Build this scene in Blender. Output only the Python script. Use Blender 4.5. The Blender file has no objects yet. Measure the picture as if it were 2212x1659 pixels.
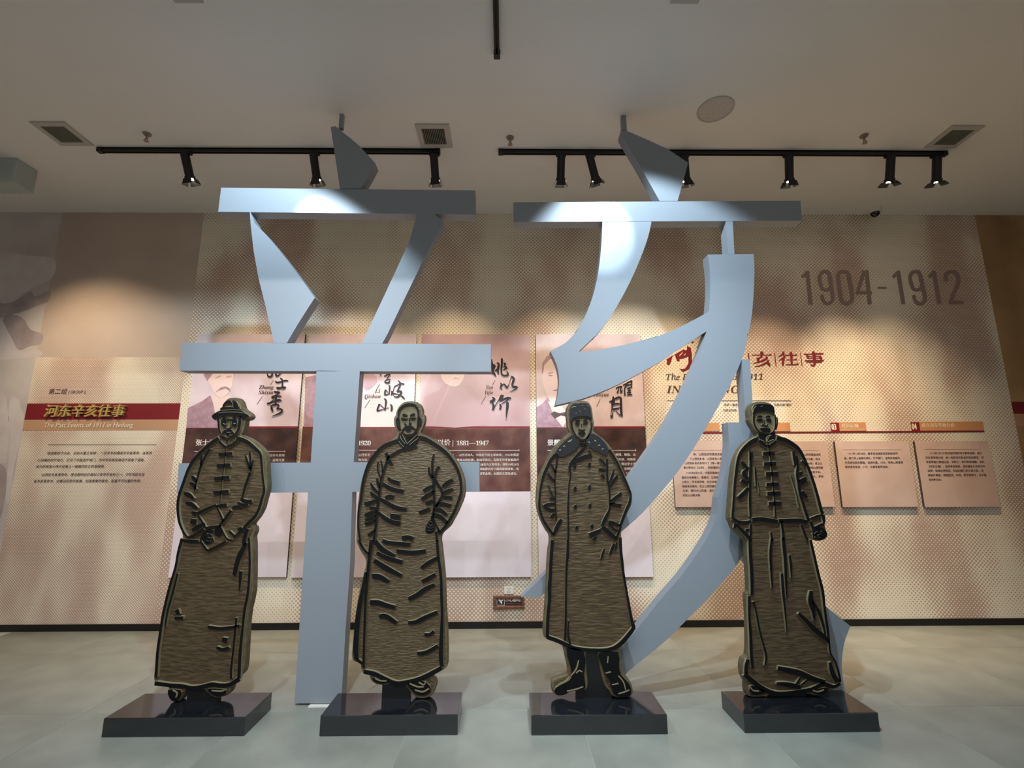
import bpy, bmesh, math, random
from mathutils import Vector, Matrix
random.seed(7)
scene = bpy.context.scene
COL = scene.collection
PI = math.pi

# ------------------------------------------------------------------ camera
F, PITCH, YAW, ROLL = 1045.0, math.radians(10.6), 0.01138, -0.0032
CAM = Vector((0, 0, 1.4505))
cp, sp, cy, sy = math.cos(PITCH), math.sin(PITCH), math.cos(YAW), math.sin(YAW)
FW = Vector((sy*cp, cy*cp, sp))
_rt = Vector((cy, -sy, 0)); _up = _rt.cross(FW)
RT = _rt*math.cos(ROLL) + _up*math.sin(ROLL)
UP = _up*math.cos(ROLL) - _rt*math.sin(ROLL)
cam = bpy.data.cameras.new('camera'); cam.sensor_fit = 'HORIZONTAL'; cam.sensor_width = 36
cam.lens = F/2212*36; cam.clip_start = .05
camo = bpy.data.objects.new('camera', cam); COL.objects.link(camo)
M = Matrix((RT, UP, -FW)).transposed().to_4x4(); M.translation = CAM
camo.matrix_world = M
scene.camera = camo

def ray(u, v): return RT*(u-1106) - UP*(v-829.5) + FW*F
def at(u, v, Y):                       # pixel -> point on the upright plane y = Y
    d = ray(u, v); return CAM + d*(Y/d.y)
def onz(u, v, Z):                      # pixel -> point on the level plane z = Z
    d = ray(u, v); return CAM + d*((Z-CAM.z)/d.z)

WALL, CEIL = 5.0, 4.335
CHAR_Y, CHAR_T = 3.44, .10
STAT_Y, STAT_T = 3.23, .05

# ------------------------------------------------------------------ world, exposure, hall lights
w = bpy.data.worlds.new('world'); scene.world = w; w.use_nodes = True
w.node_tree.nodes['Background'].inputs[0].default_value = (.80, .82, .86, 1)
w.node_tree.nodes['Background'].inputs[1].default_value = .47
scene.view_settings.view_transform = 'Standard'; scene.view_settings.look = 'None'
scene.view_settings.gamma = 1; scene.view_settings.use_curve_mapping = False
scene.view_settings.exposure = 0.0
scene.cycles.max_bounces = 6; scene.cycles.diffuse_bounces = 4; scene.cycles.glossy_bounces = 3
scene.cycles.use_adaptive_sampling = True; scene.cycles.use_denoising = True
scene.cycles.sample_clamp_indirect = 6

def lamp(name, kind, loc, target, power, color, size=.03, angle=60, blend=.6, parent=None):
    L = bpy.data.lights.new(name, kind); L.energy = power; L.color = color
    if kind == 'SPOT':
        L.spot_size = math.radians(angle); L.spot_blend = blend; L.shadow_soft_size = size
    elif kind == 'AREA':
        L.shape = 'RECTANGLE'; L.size, L.size_y = size
    o = bpy.data.objects.new(name, L); COL.objects.link(o)
    d = Vector(target) - Vector(loc)
    o.rotation_mode = 'QUATERNION'; o.rotation_quaternion = d.to_track_quat('-Z', 'Y'); o.location = loc
    return o
COOL = (.68, .86, 1.0); WARM = (1.0, .76, .50); NEUT = (.98, .98, 1.0)
# a row of hall downlights behind the camera; the beam across the hall (cutoff_beam) cuts them off above
for hx_ in (-3.0, -2.1, -1.2, -.3, .6):
    lamp('hall_spotlight', 'SPOT', (hx_, -1.5, 4.1), (hx_*.55-.5, 5, .9), 120, NEUT, .03, 60, .7)
# unseen fill added over the near floor, to bounce onto the ceiling
lamp('floor_bounce_fill', 'SPOT', (.2, .3, 4.1), (.2, .3, 0), 440, NEUT, .06, 82, .8)
# wall spotlight of the neighbouring track, beyond the left edge of the picture
lamp('wall_beam', 'SPOT', (-4.75, 3.75, 4.15), at(215, 1060, WALL), 205, WARM, .03, 84, 1.0)
# two spotlights on the ceiling track that runs towards the camera: wide beam and its hot core
BL, BR = Vector((-1.59, 2.40, 4.13)), Vector((.72, 2.36, 4.18))
lamp('beam_left_wide', 'SPOT', BL, (-2.90, 3.44, -.24), 205, COOL, .03, 117, .22)
lamp('beam_left_core', 'SPOT', BL, (-1.47, 3.44, 3.38), 260, COOL, .02, 17, .45)
lamp('beam_right_wide', 'SPOT', BR, (1.07, 3.44, 2.49), 255, COOL, .03, 77, .36)
lamp('beam_right_core', 'SPOT', BR, (.74, 3.44, 3.30), 260, COOL, .02, 22, .5)
# two unseen soft fills added to brighten the figures and the lower strokes
lamp('figure_fill', 'SPOT', (-.9, 1.5, 4.15), (-1.3, 3.4, 1.0), 300, COOL, .04, 62, 1.0)
lamp('figure_fill', 'SPOT', (.55, 1.5, 4.15), (1.6, 3.4, 1.0), 400, COOL, .04, 62, 1.0)

# ------------------------------------------------------------------ materials
def lin(c):
    return tuple(((x/255)/12.92 if x/255 <= .04045 else ((x/255+.055)/1.055)**2.4) for x in c) + (1,)
def mat(name, rgb, rough=.6, metal=0, emit=0, spec=.5, noise=None, bump=None):
    m = bpy.data.materials.new(name); m.use_nodes = True
    nt = m.node_tree; b = nt.nodes['Principled BSDF']
    b.inputs['Base Color'].default_value = lin(rgb); b.inputs['Roughness'].default_value = rough
    b.inputs['Metallic'].default_value = metal; b.inputs['Specular IOR Level'].default_value = spec
    if emit:
        b.inputs['Emission Color'].default_value = lin(rgb); b.inputs['Emission Strength'].default_value = emit
    if noise or bump:
        tc = nt.nodes.new('ShaderNodeTexCoord')
    if noise:                          # noise = (rgb2, scale, lo, hi)
        n = nt.nodes.new('ShaderNodeTexNoise'); n.inputs['Scale'].default_value = noise[1]; n.inputs['Detail'].default_value = 5
        nt.links.new(tc.outputs['Object'], n.inputs['Vector'])
        r = nt.nodes.new('ShaderNodeValToRGB')
        r.color_ramp.elements[0].position = noise[2]; r.color_ramp.elements[1].position = noise[3]
        r.color_ramp.elements[0].color = lin(rgb); r.color_ramp.elements[1].color = lin(noise[0])
        nt.links.new(n.outputs['Fac'], r.inputs[0]); nt.links.new(r.outputs[0], b.inputs['Base Color'])
    if bump:                           # bump = (scale, strength, distance)
        n = nt.nodes.new('ShaderNodeTexNoise'); n.inputs['Scale'].default_value = bump[0]; n.inputs['Detail'].default_value = 3
        nt.links.new(tc.outputs['Object'], n.inputs['Vector'])
        bp = nt.nodes.new('ShaderNodeBump'); bp.inputs['Strength'].default_value = bump[1]; bp.inputs['Distance'].default_value = bump[2]
        nt.links.new(n.outputs['Fac'], bp.inputs['Height']); nt.links.new(bp.outputs[0], b.inputs['Normal'])
    return m

def halftone(name, light, dark, pitch, tone, clouds=1.1, seed=0., contrast=1.0, light2=None):
    """printed dot screen: dot size follows a cloudy tone"""
    m = bpy.data.materials.new(name); m.use_nodes = True; nt = m.node_tree; N = nt.nodes; Lk = nt.links
    b = N['Principled BSDF']; b.inputs['Roughness'].default_value = .55; b.inputs['Specular IOR Level'].default_value = .25
    tc = N.new('ShaderNodeTexCoord'); sx = N.new('ShaderNodeSeparateXYZ'); Lk.new(tc.outputs['Object'], sx.inputs[0])
    def mth(op, a, bb=None):
        q = N.new('ShaderNodeMath'); q.operation = op
        for i, x in enumerate((a, bb)):
            if x is None: continue
            if isinstance(x, (int, float)): q.inputs[i].default_value = x
            else: Lk.new(x, q.inputs[i])
        return q.outputs[0]
    k = 2*PI/pitch
    f = mth('MULTIPLY', mth('COSINE', mth('MULTIPLY', sx.outputs[0], k)), mth('COSINE', mth('MULTIPLY', sx.outputs[2], k)))
    mp = N.new('ShaderNodeMapping'); Lk.new(tc.outputs['Object'], mp.inputs[0])
    mp.inputs['Location'].default_value = (seed, seed*.7, seed*1.3); mp.inputs['Rotation'].default_value = (0, .6, 0)
    mp.inputs['Scale'].default_value = (1.7, 1, .75)
    n = N.new('ShaderNodeTexNoise'); n.inputs['Scale'].default_value = clouds; n.inputs['Detail'].default_value = 2.2; n.inputs['Roughness'].default_value = .45
    Lk.new(mp.outputs[0], n.inputs['Vector'])
    t = mth('ADD', mth('MULTIPLY', mth('SUBTRACT', n.outputs['Fac'], .5), 5.0*contrast), tone)
    t = mth('MINIMUM', mth('MAXIMUM', t, .14), .80)
    th = mth('SUBTRACT', 1.0, mth('MULTIPLY', t, 2.0))
    s = N.new('ShaderNodeMapRange'); s.interpolation_type = 'SMOOTHSTEP'
    Lk.new(mth('SUBTRACT', f, th), s.inputs[0]); s.inputs[1].default_value = -.22; s.inputs[2].default_value = .22
    mx = N.new('ShaderNodeMix'); mx.data_type = 'RGBA'; Lk.new(s.outputs[0], mx.inputs[0])
    mx.inputs[6].default_value = lin(light); mx.inputs[7].default_value = lin(dark)
    Lk.new(mx.outputs[2], b.inputs['Base Color'])
    return m

def carved(name, rgb, rgb2, scale=62, dist=2.2, st=.9):
    """hand-chiselled bronze resin: horizontal gouge ripples"""
    m = bpy.data.materials.new(name); m.use_nodes = True; nt = m.node_tree; N = nt.nodes; Lk = nt.links
    b = N['Principled BSDF']; b.inputs['Roughness'].default_value = .48; b.inputs['Metallic'].default_value = .25
    tc = N.new('ShaderNodeTexCoord'); mp = N.new('ShaderNodeMapping'); Lk.new(tc.outputs['Object'], mp.inputs[0])
    mp.inputs['Scale'].default_value = (.22, 1, 1)
    wv = N.new('ShaderNodeTexNoise'); wv.inputs['Scale'].default_value = scale; wv.inputs['Detail'].default_value = 1.5; wv.inputs['Distortion'].default_value = .4
    Lk.new(mp.outputs[0], wv.inputs['Vector'])
    bp = N.new('ShaderNodeBump'); bp.inputs['Strength'].default_value = st; bp.inputs['Distance'].default_value = .012
    Lk.new(wv.outputs['Fac'], bp.inputs['Height']); Lk.new(bp.outputs[0], b.inputs['Normal'])
    r = N.new('ShaderNodeValToRGB'); r.color_ramp.elements[0].position = .36; r.color_ramp.elements[1].position = .62
    r.color_ramp.elements[0].color = lin(rgb); r.color_ramp.elements[1].color = lin(rgb2)
    Lk.new(wv.outputs['Fac'], r.inputs[0]); Lk.new(r.outputs[0], b.inputs['Base Color'])
    return m

MT = {}
MT['paint'] = mat('blue_grey_paint', (140, 147, 154), .42, spec=.4)
MT['plaster'] = mat('ceiling_plaster', (238, 235, 229), .9, bump=(90, .25, .004))
MT['black'] = mat('black_metal', (16, 16, 17), .45)
MT['skirting'] = mat('black_skirting', (12, 12, 13), .4)
MT['granite'] = mat('polished_granite', (20, 22, 26), .09, noise=((28, 30, 35), 160, .45, .62), spec=1.0)
MT['tile'] = mat('grey_floor_tile', (132, 133, 123), .33, noise=((147, 148, 137), 3.2, .35, .65), spec=.4)
MT['joint'] = mat('floor_joint', (176, 176, 168), .7)
MT['wallp'] = mat('wall_plaster', (190, 180, 170), .8)
MT['ink'] = mat('black_relief_paint', (8, 8, 9), .55, spec=.22)
MT['fur'] = mat('fur_relief_paint', (27, 28, 31), .5, spec=.35, bump=(140, .5, .004))
MT['face'] = mat('smooth_bronze_face', (104, 95, 72), .5, metal=.2, noise=((120, 109, 84), 60, .4, .62), bump=(120, .2, .003))
MT['edge'] = mat('tan_relief_edge', (150, 139, 107), .45, metal=.3)  # paler tan for relief sides and fine seams
MT['rim'] = mat('bronze_rim', (96, 86, 62), .5, metal=.3, noise=((112, 101, 75), 30, .4, .62))
MT['field1'] = carved('carved_bronze', (74, 60, 41), (94, 77, 53), st=.6)
MT['field2'] = carved('carved_bronze_fine', (82, 68, 47), (99, 84, 60), scale=110, st=.5)
MT['brown_print'] = mat('brown_print', (90, 58, 52), .5)
MT['ink_print'] = mat('black_print', (26, 20, 26), .5)
MT['white_print'] = mat('white_print', (232, 226, 222), .5)
MT['red_print'] = mat('red_print', (122, 22, 30), .5)
MT['tan_print'] = mat('tan_print', (190, 146, 112), .5)
MT['orange_print'] = mat('orange_print', (206, 146, 98), .5)
MT['cream_print'] = mat('cream_print', (240, 226, 196), .5)
MT['grey_print'] = mat('grey_brown_print', (84, 62, 62), .5)
MT['gold'] = mat('gold_letters', (214, 180, 108), .35, metal=.3)
MT['line_print'] = mat('line_print', (120, 92, 84), .5)
MT['date_print'] = mat('date_print', (150, 126, 118), .6)
MT['main'] = halftone('main_mural_dots', (232, 222, 200), (186, 157, 141), .0395, .40, 1.0, 3.1, .55)
MT['group'] = halftone('group_panel_dots', (232, 220, 196), (188, 158, 142), .0255, .42, 1.1, 9.4, .6)
MT['far_left'] = mat('misty_mural', (184, 170, 164), .6, noise=((212, 204, 196), 1.2, .36, .66))
MT['mural_light'] = mat('mural_pale_print', (202, 190, 184), .6, noise=((212, 202, 196), 5, .35, .65))
MT['mural_dark'] = mat('mural_dusky_print', (160, 144, 142), .6, noise=((178, 162, 158), 7, .35, .65))
MT['far_right'] = mat('ochre_mural', (150, 118, 76), .6, noise=((186, 152, 104), 1.2, .4, .62))
MT['group_top'] = mat('group_panel_plain', (186, 166, 150), .6, noise=((196, 176, 160), 1.5, .35, .65))
MT['p_pink'] = mat('portrait_pink', (206, 186, 194), .28, noise=((230, 214, 220), 2.6, .35, .66))
MT['p_rose'] = mat('portrait_rose', (188, 156, 160), .28, noise=((206, 180, 186), 2.4, .35, .66))
MT['p_cloud'] = mat('portrait_cloud', (196, 172, 168), .28, noise=((226, 206, 204), 2.8, .35, .66))
MT['p_band'] = mat('portrait_band_dark', (62, 44, 42), .3, noise=((92, 64, 58), 6, .4, .66))
MT['p_band2'] = mat('portrait_band_brown', (92, 58, 54), .3, noise=((128, 90, 80), 5, .4, .68))
MT['p_blank'] = mat('portrait_blank', (226, 212, 220), .26, noise=((236, 225, 231), 2, .35, .66))
MT['p_dark'] = mat('portrait_figure_dark', (160, 128, 140), .3, noise=((176, 144, 154), 20, .4, .6))
MT['p_mid'] = mat('portrait_figure_mid', (196, 164, 168), .3)
MT['p_face'] = mat('portrait_face', (230, 206, 200), .3)
MT['side'] = mat('panel_side', (70, 62, 60), .6)
MT['box_face'] = mat('timeline_face', (206, 176, 162), .45, noise=((216, 188, 174), 4, .35, .65))
MT['white'] = mat('white_plastic', (226, 222, 212), .4)
MT['duct'] = mat('grey_green_metal', (176, 186, 180), .5)
MT['vent'] = mat('vent_white', (190, 184, 176), .6)
MT['ventdark'] = mat('vent_dark', (38, 38, 34), .8)
MT['slat'] = mat('vent_slat', (118, 120, 106), .6)
MT['lens'] = mat('lamp_lens', (255, 236, 206), .3, emit=60)
MT['brass'] = mat('sprinkler_metal', (150, 132, 120), .4, metal=.3)
MT['wood'] = mat('dark_wood', (98, 62, 48), .5, noise=((120, 78, 60), 40, .4, .6))
MT['sign'] = mat('sign_field', (56, 28, 24), .45)

# ------------------------------------------------------------------ mesh helpers
def obj(name, verts, faces, mats, parent=None, fm=None):
    me = bpy.data.meshes.new(name); me.from_pydata([tuple(v) for v in verts], [], faces); me.update()
    for m in (mats if isinstance(mats, (list, tuple)) else [mats]): me.materials.append(m)
    if fm:
        for p, i in zip(me.polygons, fm): p.material_index = i
    o = bpy.data.objects.new(name, me); COL.objects.link(o)
    if parent is not None: o.parent = parent; o.matrix_parent_inverse = parent.matrix_world.inverted() if parent.type != 'EMPTY' else Matrix.Translation(-parent.location)
    return o
def thing(name, label, cat, loc=(0, 0, 0), group=None):
    o = bpy.data.objects.new(name, None); COL.objects.link(o); o.location = loc; o.empty_display_size = .05
    o['label'] = label; o['category'] = cat
    if group: o['group'] = group
    return o
def tag(o, label, cat, group=None):
    o['label'] = label; o['category'] = cat
    if group: o['group'] = group
    return o
def struct(o): o['kind'] = 'structure'; return o
BF = [(0, 1, 2, 3), (7, 6, 5, 4), (0, 4, 5, 1), (1, 5, 6, 2), (2, 6, 7, 3), (3, 7, 4, 0)]
def box_data(a, b):
    (x0, y0, z0), (x1, y1, z1) = a, b
    return [(x0, y0, z0), (x0, y1, z0), (x1, y1, z0), (x1, y0, z0), (x0, y0, z1), (x0, y1, z1), (x1, y1, z1), (x1, y0, z1)]
class MB:
    def __init__(s): s.v = []; s.f = []; s.m = []
    def add(s, v, f, m=0):
        n = len(s.v); s.v += [tuple(x) for x in v]; s.f += [tuple(i+n for i in q) for q in f]
        s.m += (m if isinstance(m, list) else [m]*len(f)); return s
    def box(s, a, b, m=0): return s.add(box_data(a, b), BF, m)
    def cyl(s, p0, p1, r0, r1=None, n=16, m=0, caps=True):
        p0, p1 = Vector(p0), Vector(p1); r1 = r0 if r1 is None else r1
        d = (p1-p0).normalized(); a = d.orthogonal().normalized(); b = d.cross(a)
        v = [p0+(a*math.cos(t)+b*math.sin(t))*r0 for t in [2*PI*i/n for i in range(n)]]
        v += [p1+(a*math.cos(t)+b*math.sin(t))*r1 for t in [2*PI*i/n for i in range(n)]]
        f = [(i, (i+1) % n, n+(i+1) % n, n+i) for i in range(n)]
        if caps: f += [tuple(range(n))[::-1], tuple(range(n, 2*n))]
        return s.add(v, f, m)
    def build(s, name, mats, parent=None): return obj(name, s.v, s.f, mats, parent, s.m)
def bevel_box(name, a, b, m, parent=None, w=.006, seg=2):
    bm = bmesh.new(); vs = [bm.verts.new(v) for v in box_data(a, b)]
    for f in BF: bm.faces.new([vs[i] for i in f])
    bmesh.ops.recalc_face_normals(bm, faces=bm.faces)
    bmesh.ops.bevel(bm, geom=list(bm.edges), offset=w, segments=seg, affect='EDGES', profile=.5)
    me = bpy.data.meshes.new(name); bm.to_mesh(me); bm.free(); me.materials.append(m)
    o = bpy.data.objects.new(name, me); COL.objects.link(o)
    if parent is not None: o.parent = parent; o.matrix_parent_inverse = Matrix.Translation(-parent.location) if parent.type == 'EMPTY' else Matrix()
    return o
def area2(p): return sum(p[i][0]*p[(i+1) % len(p)][1]-p[(i+1) % len(p)][0]*p[i][1] for i in range(len(p)))/2
def smooth(pts, n=3, closed=False):
    if n <= 1 or len(pts) < 3: return [tuple(p) for p in pts]
    out = []; L = len(pts)
    for i in range(L if closed else L-1):
        g = (lambda k: pts[k % L]) if closed else (lambda k: pts[min(max(k, 0), L-1)])
        p0, p1, p2, p3 = g(i-1), g(i), g(i+1), g(i+2)
        for j in range(n):
            t = j/n
            out.append(tuple(.5*(2*b+(c-a)*t+(2*a-5*b+4*c-d)*t*t+(3*b-a-3*c+d)*t**3) for a, b, c, d in zip(p0, p1, p2, p3)))
    if not closed: out.append(tuple(pts[-1]))
    return out
def prism(name, px, Y0, depth, mats, parent=None, back=True):
    """outline given where it is seen, laid on the plane y = Y0 and extruded straight back"""
    P = [at(u, v, Y0) for u, v in px]
    if area2([(p.x, p.z) for p in P]) < 0: P.reverse()
    n = len(P); v = P + [p+Vector((0, depth, 0)) for p in P]
    f = [tuple(range(n))] + [(i, n+i, n+(i+1) % n, (i+1) % n) for i in range(n)]
    fm = [0]+[1 if isinstance(mats, (list, tuple)) and len(mats) > 1 else 0]*n
    if back: f.append(tuple(range(2*n-1, n-1, -1))); fm.append(fm[-1])
    return obj(name, v, f, mats, parent, fm)
def rib_outline(pts, n=3):
    pts = smooth(pts, n); L, R = [], []
    for i, p in enumerate(pts):
        a, b = pts[max(i-1, 0)], pts[min(i+1, len(pts)-1)]
        dx, dy = b[0]-a[0], b[1]-a[1]; q = math.hypot(dx, dy) or 1; h = p[2]/2
        L.append((p[0]-dy/q*h, p[1]+dx/q*h)); R.append((p[0]+dy/q*h, p[1]-dx/q*h))
    return L, R
def rib(mb, pts, Y0, h, n=3, taper=.84, embed=.002):
    """raised carved line, flat dark top and tan slanting sides"""
    L, R = rib_outline(pts, n); k = len(L)
    C = [((l[0]+r[0])/2, (l[1]+r[1])/2) for l, r in zip(L, R)]
    Lt = [(c[0]+(l[0]-c[0])*taper, c[1]+(l[1]-c[1])*taper) for l, c in zip(L, C)]
    Rt = [(c[0]+(r[0]-c[0])*taper, c[1]+(r[1]-c[1])*taper) for r, c in zip(R, C)]
    dn = Vector((0, embed, 0)); up = Vector((0, -h, 0))
    v = [at(*p, Y0)+dn for p in L]+[at(*p, Y0)+dn for p in R]+[at(*p, Y0)+up for p in Lt]+[at(*p, Y0)+up for p in Rt]
    f, m = [], []
    for i in range(k-1):
        f += [(2*k+i, 2*k+i+1, 3*k+i+1, 3*k+i), (i, i+1, 2*k+i+1, 2*k+i), (3*k+i, 3*k+i+1, k+i+1, k+i)]; m += [0, 1, 1]
    f += [(0, 2*k, 3*k, k), (k-1, 2*k-1, 4*k-1, 3*k-1)]; m += [1, 1]
    mb.add(v, f, m)
def flat_rib(mb, pts, Y, n=3):
    L, R = rib_outline(pts, n); k = len(L)
    mb.add([at(*p, Y)-Vector((0, 2.5e-5*i, 0)) for i, p in enumerate(L)]+[at(*p, Y)-Vector((0, 2.5e-5*i, 0)) for i, p in enumerate(R)], [(i, i+1, k+i+1, k+i) for i in range(k-1)])
def sheet(name, px, Y, m, parent, t=.0015): return prism(name, px, Y, t, m, parent)
def rect(u0, v0, u1, v1): return [(u0, v0), (u1, v0), (u1, v1), (u0, v1)]
def text(name, s, u, v, size, Y, m, parent, shear=0, bold=0, xs=1, res=2, align='LEFT', depth=0):
    """size = height of the em square in photograph pixels; (u, v) = start of the baseline"""
    c = bpy.data.curves.new(name, 'FONT'); c.body = s; c.size = 1; c.shear = shear; c.resolution_u = res
    c.fill_mode = 'FRONT'; c.extrude = depth; c.align_x = align
    o = bpy.data.objects.new(name, c); COL.objects.link(o)
    bpy.context.view_layer.update()
    me0 = o.evaluated_get(bpy.context.evaluated_depsgraph_get()).to_mesh()
    vs = [x.co.copy() for x in me0.vertices]; fs = [tuple(p.vertices) for p in me0.polygons]
    bpy.data.objects.remove(o); bpy.data.curves.remove(c)
    p = at(u, v, Y); k = (at(u+1, v, Y)-p).length*size
    mb = MB(); offs = [0] if not bold else [-bold, -bold/3, bold/3, bold]
    for i, d in enumerate(offs):
        mb.add([(p.x+(x.x*xs+d)*k, Y-.0002*i-x.z*k, p.z+(x.y+(d*.35 if i % 2 else -d*.35))*k) for x in vs], fs)
    return mb.build(name, m, parent)

# ------------------------------------------------------------------ room
X0, X1, YB = -6.5, 6.8, -4.0
floor = struct(MB().box((X0, YB, -.12), (X1, WALL+.15, -.0018)).build('floor', MT['joint']))
TW = 1.025; first = None
for i in range(-6, 7):
    for j in range(-4, 3):
        x, y = 1.47+TW*i+.0015, 3.354+TW*j+.0015
        if first is None:
            first = bevel_box('floor_tile', (-TW/2+.001, -TW/2+.001, -.008), (TW/2-.001, TW/2-.001, 0), MT['tile'], None, .0008, 1); t = first
        else:
            t = first.copy(); COL.objects.link(t)
        t.parent = floor; t.location = (x+TW/2, y+TW/2 if j < 2 else y+TW/2, 0)
        if y+TW > WALL: t.scale = (1, (WALL-.002-y)/TW if WALL-y > .1 else .05, 1); t.location.y = y+TW*t.scale[1]/2
struct(MB().box((X0, YB, CEIL), (X1, WALL+.15, CEIL+.15)).build('ceiling', MT['plaster']))
wall = struct(MB().box((X0, WALL, 0), (X1, WALL+.15, CEIL)).build('wall_back', MT['wallp']))
struct(MB().box((X0-.15, YB, 0), (X0, WALL, CEIL)).build('wall_left', MT['wallp']))
struct(MB().box((X1, YB, 0), (X1+.15, WALL, CEIL)).build('wall_right', MT['wallp']))
# unseen beam added across the hall to cut the hall spotlights off above
struct(MB().box((X0, .95, 3.50), (X1, 1.15, CEIL)).build('cutoff_beam', MT['plaster']))
struct(MB().box((X0, WALL-.016, 0), (X1, WALL, at(1106, 1342, WALL).z)).build('baseboard_back', MT['skirting']))
SK = at(1106, 1342, WALL).z
WF = WALL-.004
def wallsheet(name, x0, x1, z0, z1, m, t=.003):
    return MB().box((x0, WALL-t, z0), (x1, WALL-.0002, z1)).build(name, m, wall)
xA = (at(133, 465, WALL).x+at(62, 870, WALL).x)/2
xB = (at(433, 466, WALL).x+at(395, 905, WALL).x)/2
xC = (at(2105, 470, WALL).x+at(2185, 870, WALL).x)/2
zm = at(200, 772, WALL).z
wallsheet('mountain_mural', X0, xA, SK, CEIL, MT['far_left'])
wallsheet('group_panel_print', xA, xB, SK, zm, MT['group'])
wallsheet('group_panel_print', xA, xB, zm, CEIL, MT['group_top'])
wallsheet('dotted_mural', xB, xC, SK, CEIL, MT['main'])
wallsheet('ochre_mural', xC, X1, SK, CEIL, MT['far_right'])
def wz(v, u=1106): return at(u, v, WALL).z
wallsheet('title_band', xA, xB, wz(906.5, 200), wz(871.5, 200), MT['red_print'], .005)
wallsheet('subtitle_band', xA, xB, wz(930, 200), wz(906.5, 200), MT['tan_print'], .0045)
wallsheet('title_band', xC, X1, wz(894, 2195), wz(868, 2195), MT['red_print'], .005)
wallsheet('subtitle_band', xC, X1, wz(921, 2195), wz(894, 2195), MT['tan_print'], .0045)
# a misty mountain scene and pale standing figures are printed on the far left mural
for nm, pts, m in (
    ('mural_cloud', [(-30, 560), (10, 545), (60, 552), (118, 560), (112, 600), (70, 622), (40, 640), (20, 660), (-30, 650)], 'mural_light'),
    ('mural_ridge', [(-30, 652), (20, 655), (64, 630), (76, 640), (108, 628), (104, 650), (80, 660), (40, 676), (-30, 690)], 'mural_dark'),
    ('mural_ridge', [(6, 690), (30, 680), (52, 690), (66, 712), (92, 722), (88, 742), (64, 748), (40, 756), (24, 728)], 'mural_dark'),
    ('mural_cloud', [(-30, 700), (6, 696), (24, 736), (42, 762), (84, 756), (80, 772), (-30, 772)], 'mural_light'),
    ('mural_figure', [(-30, 850), (8, 850), (16, 880), (20, 930), (14, 990), (8, 1000), (-30, 1000)], 'mural_light'),
    ('mural_figure', [(22, 862), (32, 858), (42, 866), (44, 880), (52, 900), (46, 940), (30, 1010), (22, 1080), (12, 1080), (18, 1000), (22, 940), (18, 900)], 'mural_light'),
    ('mural_ridge', [(-30, 1010), (8, 1006), (14, 1050), (0, 1120), (-30, 1130)], 'mural_dark')):
    P_ = [at(u, v, WALL-.0036) for u, v in smooth(pts, 4, True)]
    if area2([(p.x, p.z) for p in P_]) < 0: P_.reverse()
    obj(nm, P_, [tuple(range(len(P_)))], MT[m], wall)

def fr(ox, oy, s): return lambda p: (ox+p[0]*s, oy+p[1]*s)+tuple(q*s for q in p[2:])
# ---- printing on the wall
PW = WF-.0022
k = fr(0, 820, 440/2212)
text('group_heading', '第二组', *k((520, 152)), 13.4, PW, MT['grey_print'], wall, shear=.15)
text('group_heading', '| GROUP 2', *k((738, 150)), 9.4, PW, MT['grey_print'], wall, shear=.12, xs=.86)
text('raised_title', '河东辛亥往事', 95.5, 898.4, 28.9, PW-.012, MT['gold'], wall, shear=.12, bold=.022, depth=.10)
text('subtitle_letters', 'The Past Events of 1911 in Hedong', 93.5, 923.4, 15.0, PW-.002, MT['cream_print'], wall, shear=.15, bold=.014, xs=.905)
sheet('rule', rect(104, 960, 338, 960.9), PW, MT['line_print'], wall)
for s, u, v in (('“亟拯斯民于水火，切扶大厦之将倾”，一百多年前爆发的辛亥革命，以其惊', 99, 981.6), ('心动魄的时代伟力，打开了中国进步闸门，为中华民族发展进步探索了道路，', 80, 996.6),
                ('成为民族复兴伟大征程上一座巍然屹立的里程碑。', 77, 1010.4), ('山西在辛亥革命中，是全国响应武昌起义较早的省份之一。河东地区在全', 89, 1028),
                ('省辛亥革命中，对推动形势的发展、加强晋秦的联合、起着不可估量的作用。', 72, 1042)):
    text('paragraph_line', s, u, v, 7.05, PW, MT['grey_print'], wall, shear=.12, bold=.012, xs=.99, res=1)
k = fr(1680, 440, 532/1919)
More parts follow.
